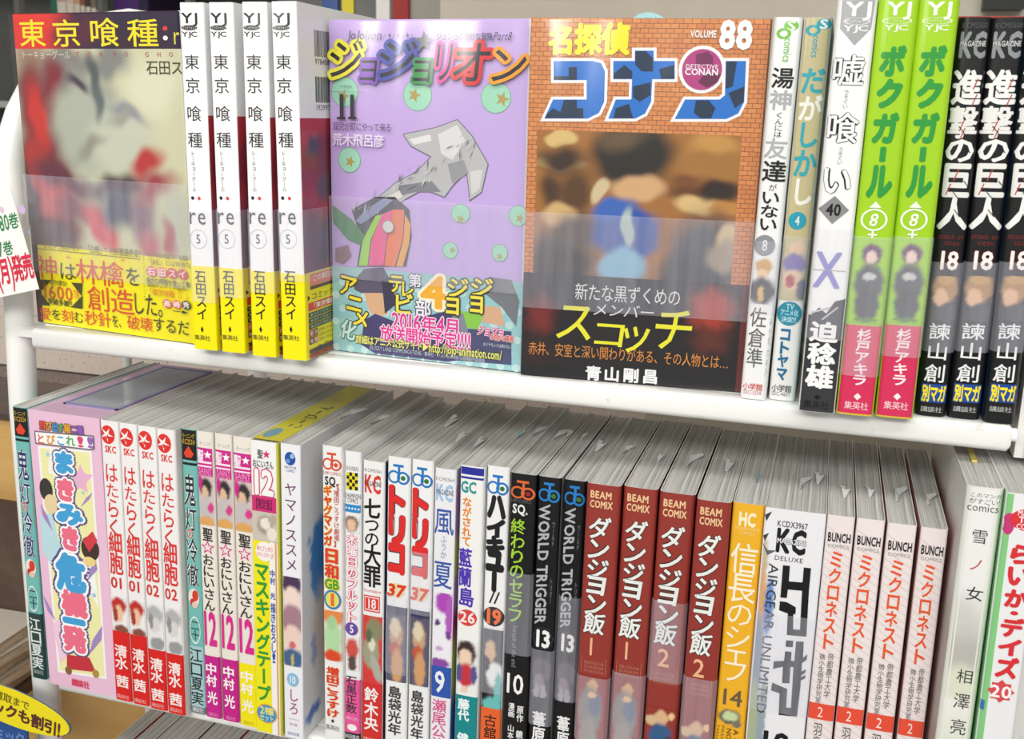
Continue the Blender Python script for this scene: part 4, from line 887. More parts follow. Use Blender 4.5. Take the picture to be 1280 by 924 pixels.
# four white and red spines
for i, (x, y, w, lab, vol) in enumerate(((-65.8, -1, 12.4, 'leftmost of four', '01'), (-52.6, -1.6, 12.0, 'second of four', '01'), (-39.6, -2.4, 12.4, 'third of four', '02'), (-26.3, -3.2, 12.2, 'rightmost of four', '02'))):
    b = low_book('white comic spine with red title and foot, marked %s, %s' % (vol, lab), x, y, w, 182, .88, spine='#f5f2f1', left='#e8e4e2', right='#efe9e6', r=1.4, b=.25)
    P = Spine(b); v = lambda y, h_=182: h_*(1-(y-524.5)/350.); P.Y = v
    P.part = 'publisher_mark'; P.dot(541, .42, 11, '#e2332c', .38); P.star(.36*w, v(541), 4.6, '#fbf4f2', q=.3, rot=.5); P.star(.42*w, v(544), 2, '#e2332c'); P.txt('SKC', 554, 562, '#e2332c', .22, .84, off=.05)
    P.part = 'title_lettering'
    for ch, y1, y2 in (('は', 574, 598), ('た', 598, 616), ('ら', 616, 641), ('く', 640, 664)): P.col(ch, y1, y2, '#e03c38', .14, .86, off=.012)
    for ch, y1, y2 in (('細', 657, 684), ('胞', 682, 711)): P.col(ch, y1, y2, '#e03c38', .12, .9, off=.03)
    P.part = 'volume_number'; P.txt(vol, 714, 728, '#d8382e', .1, .84, off=.03)
    if vol == '01': P.art(738, 785, '#f1efee', [(750, .5, 11, .42, '#c22f2c'), (760, .5, 11, .24, '#efc6a6'), (762, .3, 9, .14, '#a83a30'), (780, .6, 6, .4, '#8a5040')])
    else: P.art(738, 796, '#ecebea', [(752, .5, 12, .45, '#b4b6b8'), (764, .52, 10, .28, '#dcd8d2'), (788, .6, 8, .4, '#9a9c9e'), (760, .3, 10, .12, '#8e9092')])
    P.part = 'paper_band'; P.bar(783 if vol == '01' else 796, 874, '#dc221e')
    P.part = 'author_name'
    o_ = 0 if vol == '01' else 8
    for ch, y1, y2 in (('清', 800, 817), ('水', 816, 833), ('茜', 840, 857)): P.col(ch, y1+o_*.8, y2+o_*.8, '#fbeeea', .12, .86, off=.035)
    P.part = 'publisher_mark'; P.txt('講談社', 866, 871.5, '#f3b8b0', .1, .84)
    P.finish(b.root)
oni('teal comic spine with pale blue foot, right of the white-and-red spines', -13.6, 1.7, 10.2, .8, False)

for i, (x, y, w, band, lab) in enumerate(((-3.0, .9, 10.8, '#c8208c', 'magenta foot, left copy'), (8.7, .9, 11.2, '#c8208c', 'magenta foot, right copy'), (20.9, 0, 12.4, '#f6e80c', 'yellow foot'))):
    b = low_book('cream comic spine with magenta emblem and big 12, ' + lab, x, y, w, 182, .72, spine='#efe8de', left='#e2dacd', r=1.4, b=.25)
    P = Spine(b); P.Y = lambda y: 182*(1-(y-538.5)/365.)
    P.part = 'publisher_mark'; P.txt('モーニング', 550, 555, '#9a948c', .2, .9); P.bar(558, 592, '#cf2a8e', 0, .94); P.txt('聖', 560, 576, '#fbe6f2', .04, .44, off=.05); P.star(.68*w, P.Y(566), 2.6, '#fff'); P.bar(574, 576.5, '#fbe6f2', .05, .9); P.bar(579, 581, '#fbe6f2', .05, .9); P.txt('SAINT', 582, 589, '#f0a8d0', .1, .9); P.txt('YOUNG MEN', 589, 597, '#f0a8d0', .06, .9)
    P.art(592, 652, '#d9c4c4', [(606, .5, 12, .36, '#34302e'), (612, .46, 8, .2, '#e2bf9c'), (632, .5, 16, .42, '#c8c0c0'), (630, .78, 6, .18, '#d8408c'), (648, .5, 7, .48, '#e0a860'), (600, .15, 10, .16, '#cf2a8e')], 0, .94)
    P.part = 'title_lettering'; P.col('聖', 655, 672, '#3a3430', .2, .84, off=.03); P.star(.5*w, P.Y(680), 4.6, '#d8308c'); P.star(.5*w, P.Y(680), 3, '#efe8de'); P.col('おにいさん', 688, 761, '#3a3430', .16, .84, off=.02)
    P.part = 'volume_number'; P.txt('12', 762, 806, '#dc2a90', .0, .9, off=.045)
    P.part = 'paper_band'; P.bar(820, 904, band)
    P.part = 'author_name'; P.col('中村', 829, 861, '#fbf4f6', .1, .8, off=.04); P.col('光', 867, 885, '#fbf4f6', .14, .8, off=.04); P.part = 'publisher_mark'; P.txt('講談社', 896, 901, '#e890c8' if i < 2 else '#b8a820', .2, .8)
    P.finish(b.root)

b = low_book('thick yellow and white boxed comic with green letters down the front', 34.2, -2.6, 16.8, 182, .82, spine='#f5f5f3', left='#e8e00c', right='#c9cc2c', r=.5, b=.0)
P = Spine(b); P.Y = lambda y: 182*(1-(y-551)/372.)
P.part = 'printed_ground'; P.bar(551, 922, '#c9c828', .94, 1.); P.bar(617, 636, '#d23078', 0, .92); P.bar(672, 922, '#f4ea1c', 0, .62); P.bar(672, 922, '#eea24c', .84, .9)
P.part = 'title_lettering'; P.txt('聖', 561, 572, '#2c2c2c', .24, .46, off=.02); P.star(.58*P.w, P.Y(566), 2.6, '#dc3470'); P.txt('おにいさん', 573, 583, '#2c2c2c', .06, .84, off=.02)
P.part = 'volume_number'; P.txt('12', 585, 615, '#d04c78', .04, .84, off=.13); P.txt('12', 585, 615, '#fbf8f6', .04, .84, off=.06)
P.part = 'small_lettering'; P.txt('【限定版】', 620, 633, '#5c2040', .06, .86, off=.01)
P.art(636, 672, '#cfc6b8', [(652, .5, 12, .3, '#a89a88'), (650, .5, 7, .2, '#efe8da'), (662, .75, 8, .2, '#ede6d8'), (644, .8, 6, .2, '#b8ac9c')], 0, .92)
P.part = 'label'; P.ell(.45*P.w, P.Y(685), .34*P.w, 6, '#fbf4ee', n=14); P.txt('神とブッダの', 678, 685, '#e06a80', .16, .76, off=.02); P.txt('バカンスグッズ', 686, 692, '#e06a80', .14, .78, off=.02)
P.part = 'title_lettering'; P.col('マスキングテープ', 700, 880, '#2f9a3a', .06, .6, off=.05)
P.part = 'author_name'; P.col('中村 光', 706, 744, '#2a5cb0', .64, .83, off=.03); P.col('描きおろし!', 748, 826, '#2a5cb0', .64, .83, off=.03)
P.part = 'label'; P.dot(896, .42, 13, '#e8a040', .4); P.dot(896, .42, 11.5, '#3f94c8', .37); P.txt('2種', 887, 897, '#e8e070', .14, .7, off=.04); P.txt('セット', 897, 906, '#d8e8a0', .14, .7, off=.03)
P.finish(b.root)
Q = Print(Surface(lambda u, v, e: (u, v, 182.05+e), b.O, (1, 0, 0), (0, 1, 0), (0, 0, 1))); Q.part = 'top_flap'; Q.rect(0, 17, 3, 126, '#d8cf3c', 1); Q.ell(5, 16, 4, 9, '#7aa4b8'); Q.k += 1
for k, ch in enumerate('こーびーん'): Q.char(ch, 10, 32+k*10, 9, 9, '#4a4a3c', .02, rot=math.pi/2)
Q.finish(b.root)

b = low_book('white comic spine with wide-spaced purple letters and a round blue emblem', 51.9, 4.0-6, 12.6, 182, .78, spine='#f1f0f5', left='#e4e3ea', right='#e9eaee', r=1.2, b=.2)
P = Spine(b); P.Y = lambda y: 182*(1-(y-551)/374.)
P.part = 'publisher_mark'; P.dot(568, .5, 8, '#1d50a0', .26); P.dot(565, .6, 3, '#9cc0e4', .1); P.dot(571, .4, 2.6, '#6a9cd4', .1); P.txt('EARTH STAR', 577, 580, '#2a50a0', .22, .8); P.txt('COMICS', 581, 584, '#2a50a0', .3, .72)
P.part = 'title_lettering'
for k, ch in enumerate('ヤマノススメ'): P.col(ch, 597+k*18.5, 613+k*18.5, '#6c3a68', .2, .8, off=.005)
P.art(713, 828, '#ecd8d4', [(722, .5, 14, .5, '#4c3858'), (738, .5, 13, .36, '#f4dccf'), (768, .5, 20, .56, '#a8808c'), (790, .5, 16, .4, '#f0d2c4'), (800, .5, 5, .16, '#d86a70'), (818, .5, 13, .56, '#44668e'), (820, .5, 8, .08, '#c8b46a')], .06, .94)
P.part = 'volume_number'; P.dot(846, .5, 9, '#8cbce0', .3); P.txt('10', 841, 851, '#f4f8fc', .32, .66, off=.02)
P.part = 'author_name'; P.col('しろ', 858, 893, '#a04a6c', .28, .78, off=.005); P.part = 'publisher_mark'; P.line(.25*P.w, P.Y(899), .8*P.w, P.Y(899), .25, '#b08898'); P.txt('第十巻', 904, 908, '#c08098', .3, .7); P.txt('EARTH STAR', 917, 921, '#4a60a8', .2, .8)
P.finish(b.root)
Q = Print(b.sideR); Q.part = 'picture'; Q.paint(.3, 40, 2, 180, '#e9ebef', [(22, 106, 12, 26, 0, '#4a92d6', .12), (30, 60, 16, 30, 0, '#e6d6cc', .5), (14, 52, 3.4, 10, 0, '#a8b4dc', .3), (12, 12, 10, 4, .3, '#4a78c4', .3), (9, 122, 2, 3, 0, '#8ab4d8', .3)], res=2); Q.finish(b.root)
b.tab(8, 60, 0, '#d9dcda', 1.1)

b = Book('comic_volume', 'white comic spine with orange-red monogram and red-and-yellow lettering', G_LOW, 72.9, 3.2, ZL, 12.2, 182, tilt=.55, spine='#f2f1ef', left='#dedbd6', r=1.5, b=.3)
P = Spine(b); P.Y = lambda y: 182*(1-(y-557.5)/366.)
jc(P, 565, 586, '#dc5030', '#dc5030'); P.txt('JUMP COMICS', 587, 591, '#c06040', .06, .94); P.txt('SQ.', 593, 603, '#222', .14, .8, off=.05)
P.part = 'title_lettering'
for k, ch in enumerate('ギャグマンガ'): P.col(ch, 603+k*12, 616+k*12, '#dc3a20' if k % 2 else '#e0601c', .06, .52, off=.07, outline='#f4d428', ow=.05)
P.col('【増田こうすけ劇場】', 600, 676, '#c85048', .6, .86, off=.01)
for k, ch in enumerate('日和'): P.col(ch, 678+k*19, 697+k*19, '#dc3c30', .1, .84, off=.06, outline='#e8b83c', ow=.06)
P.txt('GB', 716, 728, '#4c9a38', .1, .86, off=.07, outline='#f0e034')
P.part = 'volume_number'; P.dot(741, .5, 12, '#3f80b4', .44); P.dot(741, .5, 9.5, '#e8e06a', .34); P.bar(733, 749, '#e8703c', .42, .6)
P.art(755, 818, '#e8e4d8', [(762, .5, 12, .52, '#e88a48'), (790, .5, 24, .44, '#b4dca8'), (770, .46, 9, .24, '#a4d09c'), (812, .5, 8, .46, '#dc4a24')])
P.part = 'author_name'; P.col('増田こうすけ', 826, 892, '#dc3820', .16, .82, off=.05, outline='#f2a83c', ow=.03); P.part = 'publisher_mark'; P.txt('◆', 894, 899, '#333', .38, .56); P.txt('集英社', 902, 909, '#7a7468', .1, .84)
P.finish(b.root); b.tab(6, 52, 0, '#cfd4d2')

b = Book('comic_volume', 'narrow white comic spine with yellow chequered hat mark and pink outlined title', G_LOW, 84.7, 6, ZL, 10.0, 179.5, tilt=.7, spine='#efeff0', left='#e0e0e0', r=1.4, b=.3)
P = Spine(b); P.Y = lambda y: 179.5*(1-(y-563)/354.)
P.part = 'publisher_mark'; P.txt('SHONEN', 580, 585, '#555', .1, .84)
for i in range(5):
    for j in range(4): P.k = 3; P.rect((.14+j*.17)*P.w, (.31+j*.17)*P.w, P.Y(591+i*4), P.Y(587+i*4), ('#e8d820', '#22221c')[(i+j) % 2], 1)
P.k = 5; P.txt('CHAMPION', 611, 617, '#555', .02, .98); P.txt('COMICS', 617, 622, '#555', .16, .84); P.bar(624, 633, '#2a8ccc')
for k in range(5): P.star((.12+k*.19)*P.w, P.Y(628.5), .9, '#f4f8fc')
P.art(637, 657, '#efeff0', [(646, .45, 10, .42, '#8c7868'), (648, .45, 7, .26, '#e8c0a0')])
P.part = 'title_lettering'; P.col('木曜日のフルット', 658, 765, '#f2f2f2', .12, .84, off=.03, outline='#e03c68', ow=.11)
P.part = 'volume_number'; P.dot(773, .46, 8, '#6a4ca0', .4); P.txt('5', 768, 778, '#f0ecf4', .34, .6, off=.04)
P.art(783, 825, '#ebe6e6', [(798, .5, 13, .38, '#cc5448'), (816, .5, 10, .26, '#5c4a44')])
P.part = 'paper_band'; P.bar(836, 905, '#e85a9c'); P.bar(905, 917, '#2a2a2c'); P.part = 'author_name'; P.col('石黒正数', 832, 880, '#3c3440', .1, .8, off=.03); P.part = 'publisher_mark'; P.txt('少年チャンピオン', 884, 889, '#fbe0ec', .1, .9); P.ell(.5*P.w, P.Y(898), .3*P.w, 2.2, '#f6f2f4'); P.txt('秋田書店', 907, 913, '#e8e8e8', .04, .96)
P.finish(b.root)

b = Book('comic_volume', 'white comic spine with black gothic title and red foot, navy edge at its right', G_LOW, 95.4, 6, ZL, 12.9, 175.4, tilt=.8, spine='#f1f1ef', left='#e0e0de', right='#1f2c5c', r=1.5, b=.3)
P = Spine(b); P.Y = lambda y: 175.4*(1-(y-575)/352.)
P.part = 'publisher_mark'; P.txt('KCM5561', 584, 588, '#555', .08, .9); P.txt('KC', 591, 612, '#dc3a34', .08, .86, off=.05); P.txt('MAGAZINE', 598, 604, '#5c2c2a', .08, .88, off=.02)
P.part = 'title_lettering'; P.col('七', 618, 642, '#1c1a1a', .06, .86, off=.05); P.col('つ', 642, 658, '#1c1a1a', .1, .8, off=.02); P.col('の', 658, 675, '#1c1a1a', .1, .8, off=.02); P.col('大', 672, 700, '#1c1a1a', .06, .9, off=.035); P.col('罪', 698, 725, '#1c1a1a', .06, .9, off=.035); P.txt('The seven deadly sins', 727, 731, '#d86a60', .06, .9)
P.part = 'volume_number'; P.bar(735, 755, '#dc3a34', .1, .86); P.bar(736.5, 753.5, '#f0dcd8', .14, .82); P.bar(738, 752, '#dc3a34', .17, .79); P.txt('18', 739, 751, '#f6ecea', .26, .7, off=.03)
P.art(760, 845, '#d83c3c', [(778, .6, 16, .38, '#8a8a68'), (806, .45, 20, .4, '#a0a084'), (796, .5, 8, .16, '#e0e0c8'), (825, .7, 18, .2, '#b0b0a4', .3), (785, .35, 8, .16, '#5c6a4c')])
P.part = 'paper_band'; P.bar(845, 927, '#d42f2c'); P.part = 'author_name'; P.col('鈴木央', 850, 907, '#f8efee', .14, .84, off=.04); P.part = 'publisher_mark'; P.txt('講談社', 916, 922, '#f0c0b8', .1, .86)
P.finish(b.root)

for i, (x, y, w, tl, lab) in enumerate(((110.0, 6, 13.4, .8, 'left copy'), (124.2, 6, 12.7, .75, 'right copy'))):
    b = Book('comic_volume', 'white comic spine with big outlined red title and 37, %s of the pair' % lab, G_LOW, x, y, ZL, w, 179.6, tilt=tl, spine='#f2f2f2', left='#dededc', right='#e6e2da', r=1.6, b=.3)
    P = Spine(b); P.Y = lambda y: 179.6*(1-(y-568.6)/362.)
    jc(P, 577, 600, '#1f78c4', '#2f7a34')
    P.part = 'title_lettering'
    for ch, y1, y2 in (('ト', 600, 638), ('リ', 634, 674), ('コ', 668, 708)): P.col(ch, y1, y2, '#e02c2c', .04, .86, off=.12, outline='#3a3a3a', ow=.035, fit=1.)
    P.line(.0, P.Y(636), .3*P.w, P.Y(642), .3, '#666'); P.line(.3*P.w, P.Y(642), .34*P.w, P.Y(662), .3, '#bbb')
    P.part = 'volume_number'; P.dot(726, .5, 9, '#e6dcc0', .36); P.txt('37', 719, 734, '#dc3c20', .06, .9, off=.05, slant=.15, outline='#f2a22c', ow=.03)
    P.art(746, 840, '#5c5a70', [(780, .5, 18, .3, '#c8a07c'), (772, .45, 12, .24, '#e0d0b4'), (800, .45, 10, .26, '#c45a40'), (820, .55, 22, .26, '#d4a070'), (750, .5, 6, .6, '#3c3a58')])
    P.part = 'author_name'; P.col('島袋光年', 846, 910, '#3a3838', .16, .78, off=.03)
    P.finish(b.root); pale_band_px(b, (744, 690)[i], (842, 768)[i])
    b.tab(7+i*2, 70-i*30, 1, '#e4e6e6', 1.2)

b = Book('comic_volume', 'white comic spine with blue brushed title, violet patch and number 9 on a blue block', G_LOW, 137.9, 6, ZL, 12.4, 176.3, tilt=.65, spine='#eeeef2', left='#dcdce0', right='#e8b8d8', r=1.4, b=.3)
P = Spine(b); P.Y = lambda y: 176.3*(1-(y-585)/358.)
P.part = 'publisher_mark'; P.txt('KCM5564', 595, 599, '#777', .06, .92); P.txt('KC', 603, 622, '#a4c4e8', .06, .88, off=.05); P.txt('MAGAZINE', 609, 615, '#5c6474', .08, .9, off=.02)
P.part = 'title_lettering'; P.col('風', 630, 662, '#3a5aa8', .02, .94, off=.01); P.col('ふうか', 662, 690, '#7c8cb8', .34, .64); P.col('夏', 692, 726, '#3a5aa8', .04, .92, off=.01)
P.art(731, 826, '#f0eef4', [(742, .6, 14, .42, '#b048b8'), (760, .85, 26, .2, '#b45cc0'), (782, .8, 5, .14, '#7a3a94'), (800, .4, 3, .2, '#c8a8d4'), (818, .4, 6, .5, '#8a4aa4'), (768, .28, 4, .12, '#5c3a7c')])
P.part = 'volume_number'; P.bar(822, 861, '#2f58b0'); P.txt('9', 828, 855, '#eef2f8', .18, .72, off=.035)
P.part = 'author_name'; P.col('瀬尾公治', 864, 930, '#dc4c90', .1, .8, off=.015)
P.finish(b.root); b.tab(7, 50, 1, '#e4e6e6')
Q = Print(b.sideR); Q.part = 'picture'; Q.paint(.3, 30, 2, 168, '#e8b8d8', [(5, 150, 20, 12, 0, '#e4b0dc', .4), (5, 125, 20, 12, 0, '#f0e89c', .4), (5, 95, 20, 16, 0, '#e4a8e0', .4), (5, 80, 20, 14, 0, '#d83c90', .4), (5, 55, 20, 20, 0, '#e0e07c', .5), (5, 20, 20, 22, 0, '#4a78c0', .5)], res=3); Q.finish(b.root)

b = Book('comic_volume', 'white comic spine with blue striped head, orange and purple title and teal foot', G_LOW, 153.4, 4, ZL, 13.6, 180.4, tilt=.5, spine='#f3f3f1', left='#3f8a94', right='#d8dcdc', r=1.6, b=.35)
P = Spine(b); P.Y = lambda y: 180.4*(1-(y-582)/372.)
P.part = 'printed_ground'; P.bar(583.5, 592, '#2a309c'); P.bar(594.5, 597, '#2a309c'); P.part = 'publisher_mark'; P.txt('GC', 600, 613, '#2f9a94', .04, .7, off=.06)
P.part = 'title_lettering'; P.col('ながされて', 618, 676, '#ec8a24', .14, .52, off=.05); P.col('藍', 678, 701, '#5038b4', .02, .6, off=.04); P.col('蘭', 701, 725, '#5038b4', .02, .6, off=.04); P.col('島', 725, 749, '#5038b4', .06, .72, off=.04)
P.part = 'volume_number'; P.dot(762, .46, 10, '#d84440', .4); P.txt('26', 755, 768, '#fbecea', .12, .8, off=.04)
P.art(790, 856, '#efefed', [(806, .45, 16, .42, '#3c2c30'), (812, .42, 11, .28, '#f2d4bc'), (834, .45, 15, .34, '#c83440'), (832, .15, 12, .14, '#5a5490'), (832, .8, 12, .14, '#5a5490'), (852, .4, 5, .14, '#f0d0b8')], 0, .95)
P.part = 'paper_band'; P.bar(860, 962, '#148a8e'); P.part = 'author_name'; P.col('藤代', 864, 893, '#f0fafa', .14, .66, off=.05); P.col('健', 908, 924, '#f0fafa', .14, .66, off=.05)
P.finish(b.root)

b = Book('comic_volume', 'white comic spine with blocky black title, 19 and orange foot', G_LOW, 167.5, 7, ZL, 12.6, 181, tilt=.45, spine='#f1f1f0', left='#dedede', r=1.6, b=.3)
P = Spine(b); P.Y = lambda y: 181*(1-(y-583)/376.)
jc(P, 593, 616, '#1f78c4', '#2f7a34')
P.part = 'title_lettering'
for ch, y1, y2 in (('ハ', 615, 645), ('イ', 643, 667), ('キ', 663, 690), ('ュ', 680, 708), ('ー', 706, 732)): P.col(ch, y1, y2, '#1e1e20', .02, .92, off=.12, fit=1.)
for k in (0, 1): P.line((.3+k*.22)*P.w, P.Y(746), (.5+k*.22)*P.w, P.Y(731), .9, '#2a2a2c')
P.part = 'volume_number'; P.dot(762, .5, 12, '#3a3a3c', .48); P.txt('19', 753, 771, '#f07a4c', .12, .86, off=.07)
P.art(778, 880, '#4a4c52', [(806, .4, 14, .24, '#e0bc98'), (850, .0, 40, .4, '#1c1c1e'), (835, .65, 16, .4, '#f2f2f0'), (858, .8, 26, .18, '#6ac0bc'), (874, .5, 10, .4, '#6ac0bc'), (822, .2, 10, .2, '#2a2a2e')])
P.part = 'paper_band'; P.bar(878, 958, '#e8662c'); P.part = 'author_name'; P.col('古舘春一', 886, 950, '#1c1a18', .2, .8, off=.02)
P.finish(b.root); pale_band_px(b, 782, 866); b.tab(8, 62, 0, '#d8dcdc'); b.tab(2, 48, 2, '#7cc0d0')

b = Book('comic_volume', 'black comic spine with lime green title and white number 10', G_LOW, 180.9, 6, ZL, 14.3, 179, tilt=.4, spine='#141416', left='#202022', r=1.6, b=.4)
P = Spine(b); P.Y = lambda y: 179*(1-(y-592)/378.)
jc(P, 600, 622, '#dc6a34', '#a8242c'); P.txt('JUMP COMICS', 622, 626, '#6a6a6c', .04, .84); P.txt('SQ.', 628, 639, '#ececec', .12, .72, off=.05)
P.part = 'title_lettering'; P.col('終わりのセラフ', 645, 772, '#a4d43c', .08, .66, off=.02); P.part = 'small_lettering'; P.dn('Seraph of the end', 775, 828, '#8c9090', .3, .5)
P.part = 'volume_number'; P.txt('10', 836, 862, '#f4f4f4', .04, .84, off=.02)
P.part = 'author_name'; P.col('原作 鏡貴也', 876, 940, '#f0f0f0', .58, .86, off=.03); P.col('漫画 山本ヤマト', 874, 950, '#f0f0f0', .24, .5, off=.03)
P.finish(b.root); pale_band_px(b, 716, 818); b.tab(7, 64, 0, '#e6e8e8', 1.1); b.tab(12, 66, 2)

for i, (x, y, w, tl, lab) in enumerate(((196.2, 6, 12.3, .35, 'left copy'), (210.3, 6, 11.6, .3, 'right copy'))):
    b = Book('comic_volume', 'black comic spine with silver Latin letters running down, %s of the pair' % lab, G_LOW, x, y, ZL, w, 179, tilt=tl, spine='#131315', left='#1c1c1e', right='#b8bcbc', r=1.6, b=.4)
    P = Spine(b); P.Y = lambda y: 179*(1-(y-596.5)/382.)
    jc(P, 603, 626, '#2580cc', '#3c7a34')
    P.part = 'title_lettering'; P.dn('WORLD TRIGGER', 629, 775, '#b4b8ba', .1, .58, off=.045, slant=-.2)
    P.part = 'small_lettering'; P.col('ワールド', 648, 678, '#8a8e90', .7, .82); P.col('トリガー', 716, 748, '#8a8e90', .7, .82)
    P.part = 'volume_number'; P.ell(.5*P.w, P.Y(792), .47*P.w, 7, '#4a4c50', n=6, ring=.06); P.txt('13', 782, 803, '#f4f4f4', .12, .84, off=.06)
    P.art(815, 868, '#232327', [(832, .5, 15, .44, '#5c5458'), (846, .4, 9, .24, '#8c8088'), (860, .3, 10, .14, '#a8a0ac'), (860, .6, 10, .14, '#a8a0ac')])
    P.part = 'author_name'; P.col('葦原大介', 886, 968, '#f2f2f2', .16, .8, off=.04)
    P.finish(b.root); pale_band_px(b, (812, 746)[i], (906, 876)[i]); b.tab(5, 60, 2 if i == 0 else 1)

dm = ((224.0, -3.2, 17.4, .3, '1', 'leftmost of four'), (242.4, -1.3, 17.2, .3, '1', 'second of four'), (260.8, -2.2, 17.6, .25, '2', 'third of four'), (280.0, -6.6, 16.6, .1, '2', 'rightmost of four'))
for i, (x, y, w, tl, vol, lab) in enumerate(dm):
    b = Book('comic_volume', 'thick brick-red comic spine with silvery brush title, numbered %s, %s' % (vol, lab), G_LOW, x, y, ZL, w, 182, tilt=tl, spine='#963830', left='#6c2a24', right='#742e26', r=2.2, b=.5)
    P = Spine(b); P.Y = lambda y: 182*(1-(y-606)/376.)
    P.part = 'publisher_mark'; P.txt('BEAM', 613.5, 621.5, '#f0c896', .12, .76, off=.05); P.txt('COMIX', 624, 632, '#f0c896', .12, .8, off=.05)
    P.part = 'title_lettering'
    for ch, y1, y2 in (('ダ', 641, 667), ('ン', 666, 690), ('ジ', 688, 713), ('ョ', 705, 730), ('ン', 729, 755), ('飯', 750, 776)): P.col(ch, y1, y2, '#eceeea', .12, .78, off=.035, outline='#3c3430', ow=.07, slant=.1)
    P.part = 'volume_number'; P.txt(vol, 780, 801, '#f0b48c', .28 if vol == '1' else .24, .5 if vol == '1' else .64, off=.02)
    P.part = 'small_lettering'
    for k, tx in enumerate(('DELICIOUS IN', 'DUNGEON', 'RYOKO KUI')): P.txt(tx, 808+k*5, 811.5+k*5, '#c8846c', .2, .8)
    P.line(.12*P.w, P.Y(803), .12*P.w, P.Y(822), .2, '#c8846c'); P.line(.86*P.w, P.Y(803), .86*P.w, P.Y(822), .2, '#c8846c')
    if vol == '1': P.art(826, 935, '#963830', [(838, .5, 9, .16, '#d8ac70'), (868, .45, 30, .36, '#8a8684'), (860, .6, 14, .18, '#62708c'), (905, .42, 30, .28, '#9a928a'), (848, .5, 4, .12, '#e4bc94')])
    else: P.art(850, 950, '#963830', [(862, .5, 10, .2, '#dcb48c'), (866, .2, 6, .2, '#d8b890'), (884, .5, 16, .34, '#3a5c88'), (910, .5, 28, .36, '#2f5c94'), (858, .8, 4, .1, '#f0c890'), (892, .75, 10, .18, '#5c3c2c')])
    P.finish(b.root); pale_band_px(b, (846, 842, 752, 848)[i], (926, 930, 852, 962)[i]); b.tab(8, 48, i % 2, '#dfe2e0')

b = Book('comic_volume', 'golden yellow comic spine with white brushed title and number 14', G_LOW, 297.4, -4.2, ZL, 15.2, 182, tilt=.0, spine='#f0b428', left='#c88c1c', right='#d89c20', r=1.8, b=.4)
P = Spine(b); P.Y = lambda y: 182*(1-(y-630)/400.)
P.part = 'publisher_mark'; P.txt('HC', 640, 655, '#fbf0c8', .22, .76, off=.08); P.txt('HOUBUNSHA', 656, 660, '#f8dc90', .12, .9); P.txt('COMICS', 661, 665, '#f8dc90', .26, .76)
P.part = 'title_lettering'; P.col('信', 674, 710, '#fbf2d8', .06, .94, off=.01); P.col('長', 708, 744, '#fbf2d8', .06, .94, off=.01); P.col('の', 742, 772, '#fbf2d8', .06, .94); P.col('シ', 770, 800, '#fbf2d8', .06, .94); P.col('ェ', 792, 820, '#fbf2d8', .06, .94); P.col('フ', 812, 840, '#fbf2d8', .06, .94)
P.part = 'volume_number'; P.txt('14', 848, 868, '#6c5a44', .1, .84, off=.02)
P.art(872, 894, '#f0b428', [(882, .46, 9, .36, '#5a5c58'), (881, .48, 6, .26, '#c8d8a0'), (890, .7, 5, .14, '#7a7468')])
P.part = 'small_lettering'; P.dn('A CHEF OF', 896, 950, '#5c4820', .62, .8, off=.02); P.dn('NOBUNAGA', 896, 950, '#5c4820', .4, .56, off=.02); P.dn('PRESENTED BY', 894, 950, '#7c6430', .22, .32); P.dn('TAKURO KAJIKAWA', 894, 955, '#7c6430', .06, .16)
P.finish(b.root); b.tab(8, 42, 2, '#6aa4b8')

b = Book('comic_volume', 'extra thick white comic spine with angular black title running down', G_LOW, 313.2, -5.4, ZL, 28.2, 182, tilt=-.15, spine='#ededf1', left='#d8b890', right='#d4d4d8', r=1.0, b=.15)
P = Spine(b); P.Y = lambda y: 182*(1-(y-639)/412.)
P.art(640, 1050, '#ededf1', [(700, .02, 26, .1, '#c8b89c'), (750, .0, 45, .16, '#d8a878'), (755, .2, 34, .08, '#6a8cc8'), (825, .06, 60, .12, '#8c98ac'), (905, .06, 60, .16, '#a8b494'), (900, .24, 60, .07, '#98a4ac')], 0, .36)
P.poly([(0, P.Y(648)), (.12*P.w, P.Y(643)), (.04*P.w, P.Y(655))], '#3a3e3c'); P.poly([(0, P.Y(672)), (.1*P.w, P.Y(668)), (.04*P.w, P.Y(678))], '#3a3e3c'); P.poly([(0, P.Y(680)), (.1*P.w, P.Y(688)), (.25*P.w, P.Y(687)), (.1*P.w, P.Y(694))], '#5c6470')
P.part = 'publisher_mark'; P.txt('KCDX3967', 652, 659, '#2a2a2c', .22, .72, off=.02); P.txt('KC', 661, 688, '#161618', .22, .72, off=.07); P.txt('MAGAZINE', 672, 678, '#ededf1', .24, .72, off=.04, outline='#161618', ow=.08); P.txt('DELUXE', 692.5, 698, '#3a3a3c', .22, .7)
P.part = 'title_lettering'
def Z3(L):   # strokes read off the photo
    return [P.surf.px(890+x/4.62, 600+y/4.62) for x, y in L]
K = '#161618'
for L in ([(410, 492), (450, 496), (444, 585), (523, 592), (530, 505), (572, 510), (560, 640), (545, 905), (432, 895), (438, 768), (470, 770), (468, 862), (508, 866), (520, 640), (438, 632), (432, 682), (395, 678)], [(392, 700), (432, 705), (484, 735), (482, 775), (440, 772), (388, 752)]): P.poly(Z3(L), K)
def Z4(L): return [P.surf.px(890+x/5.633, 760+y/5.633) for x, y in L]
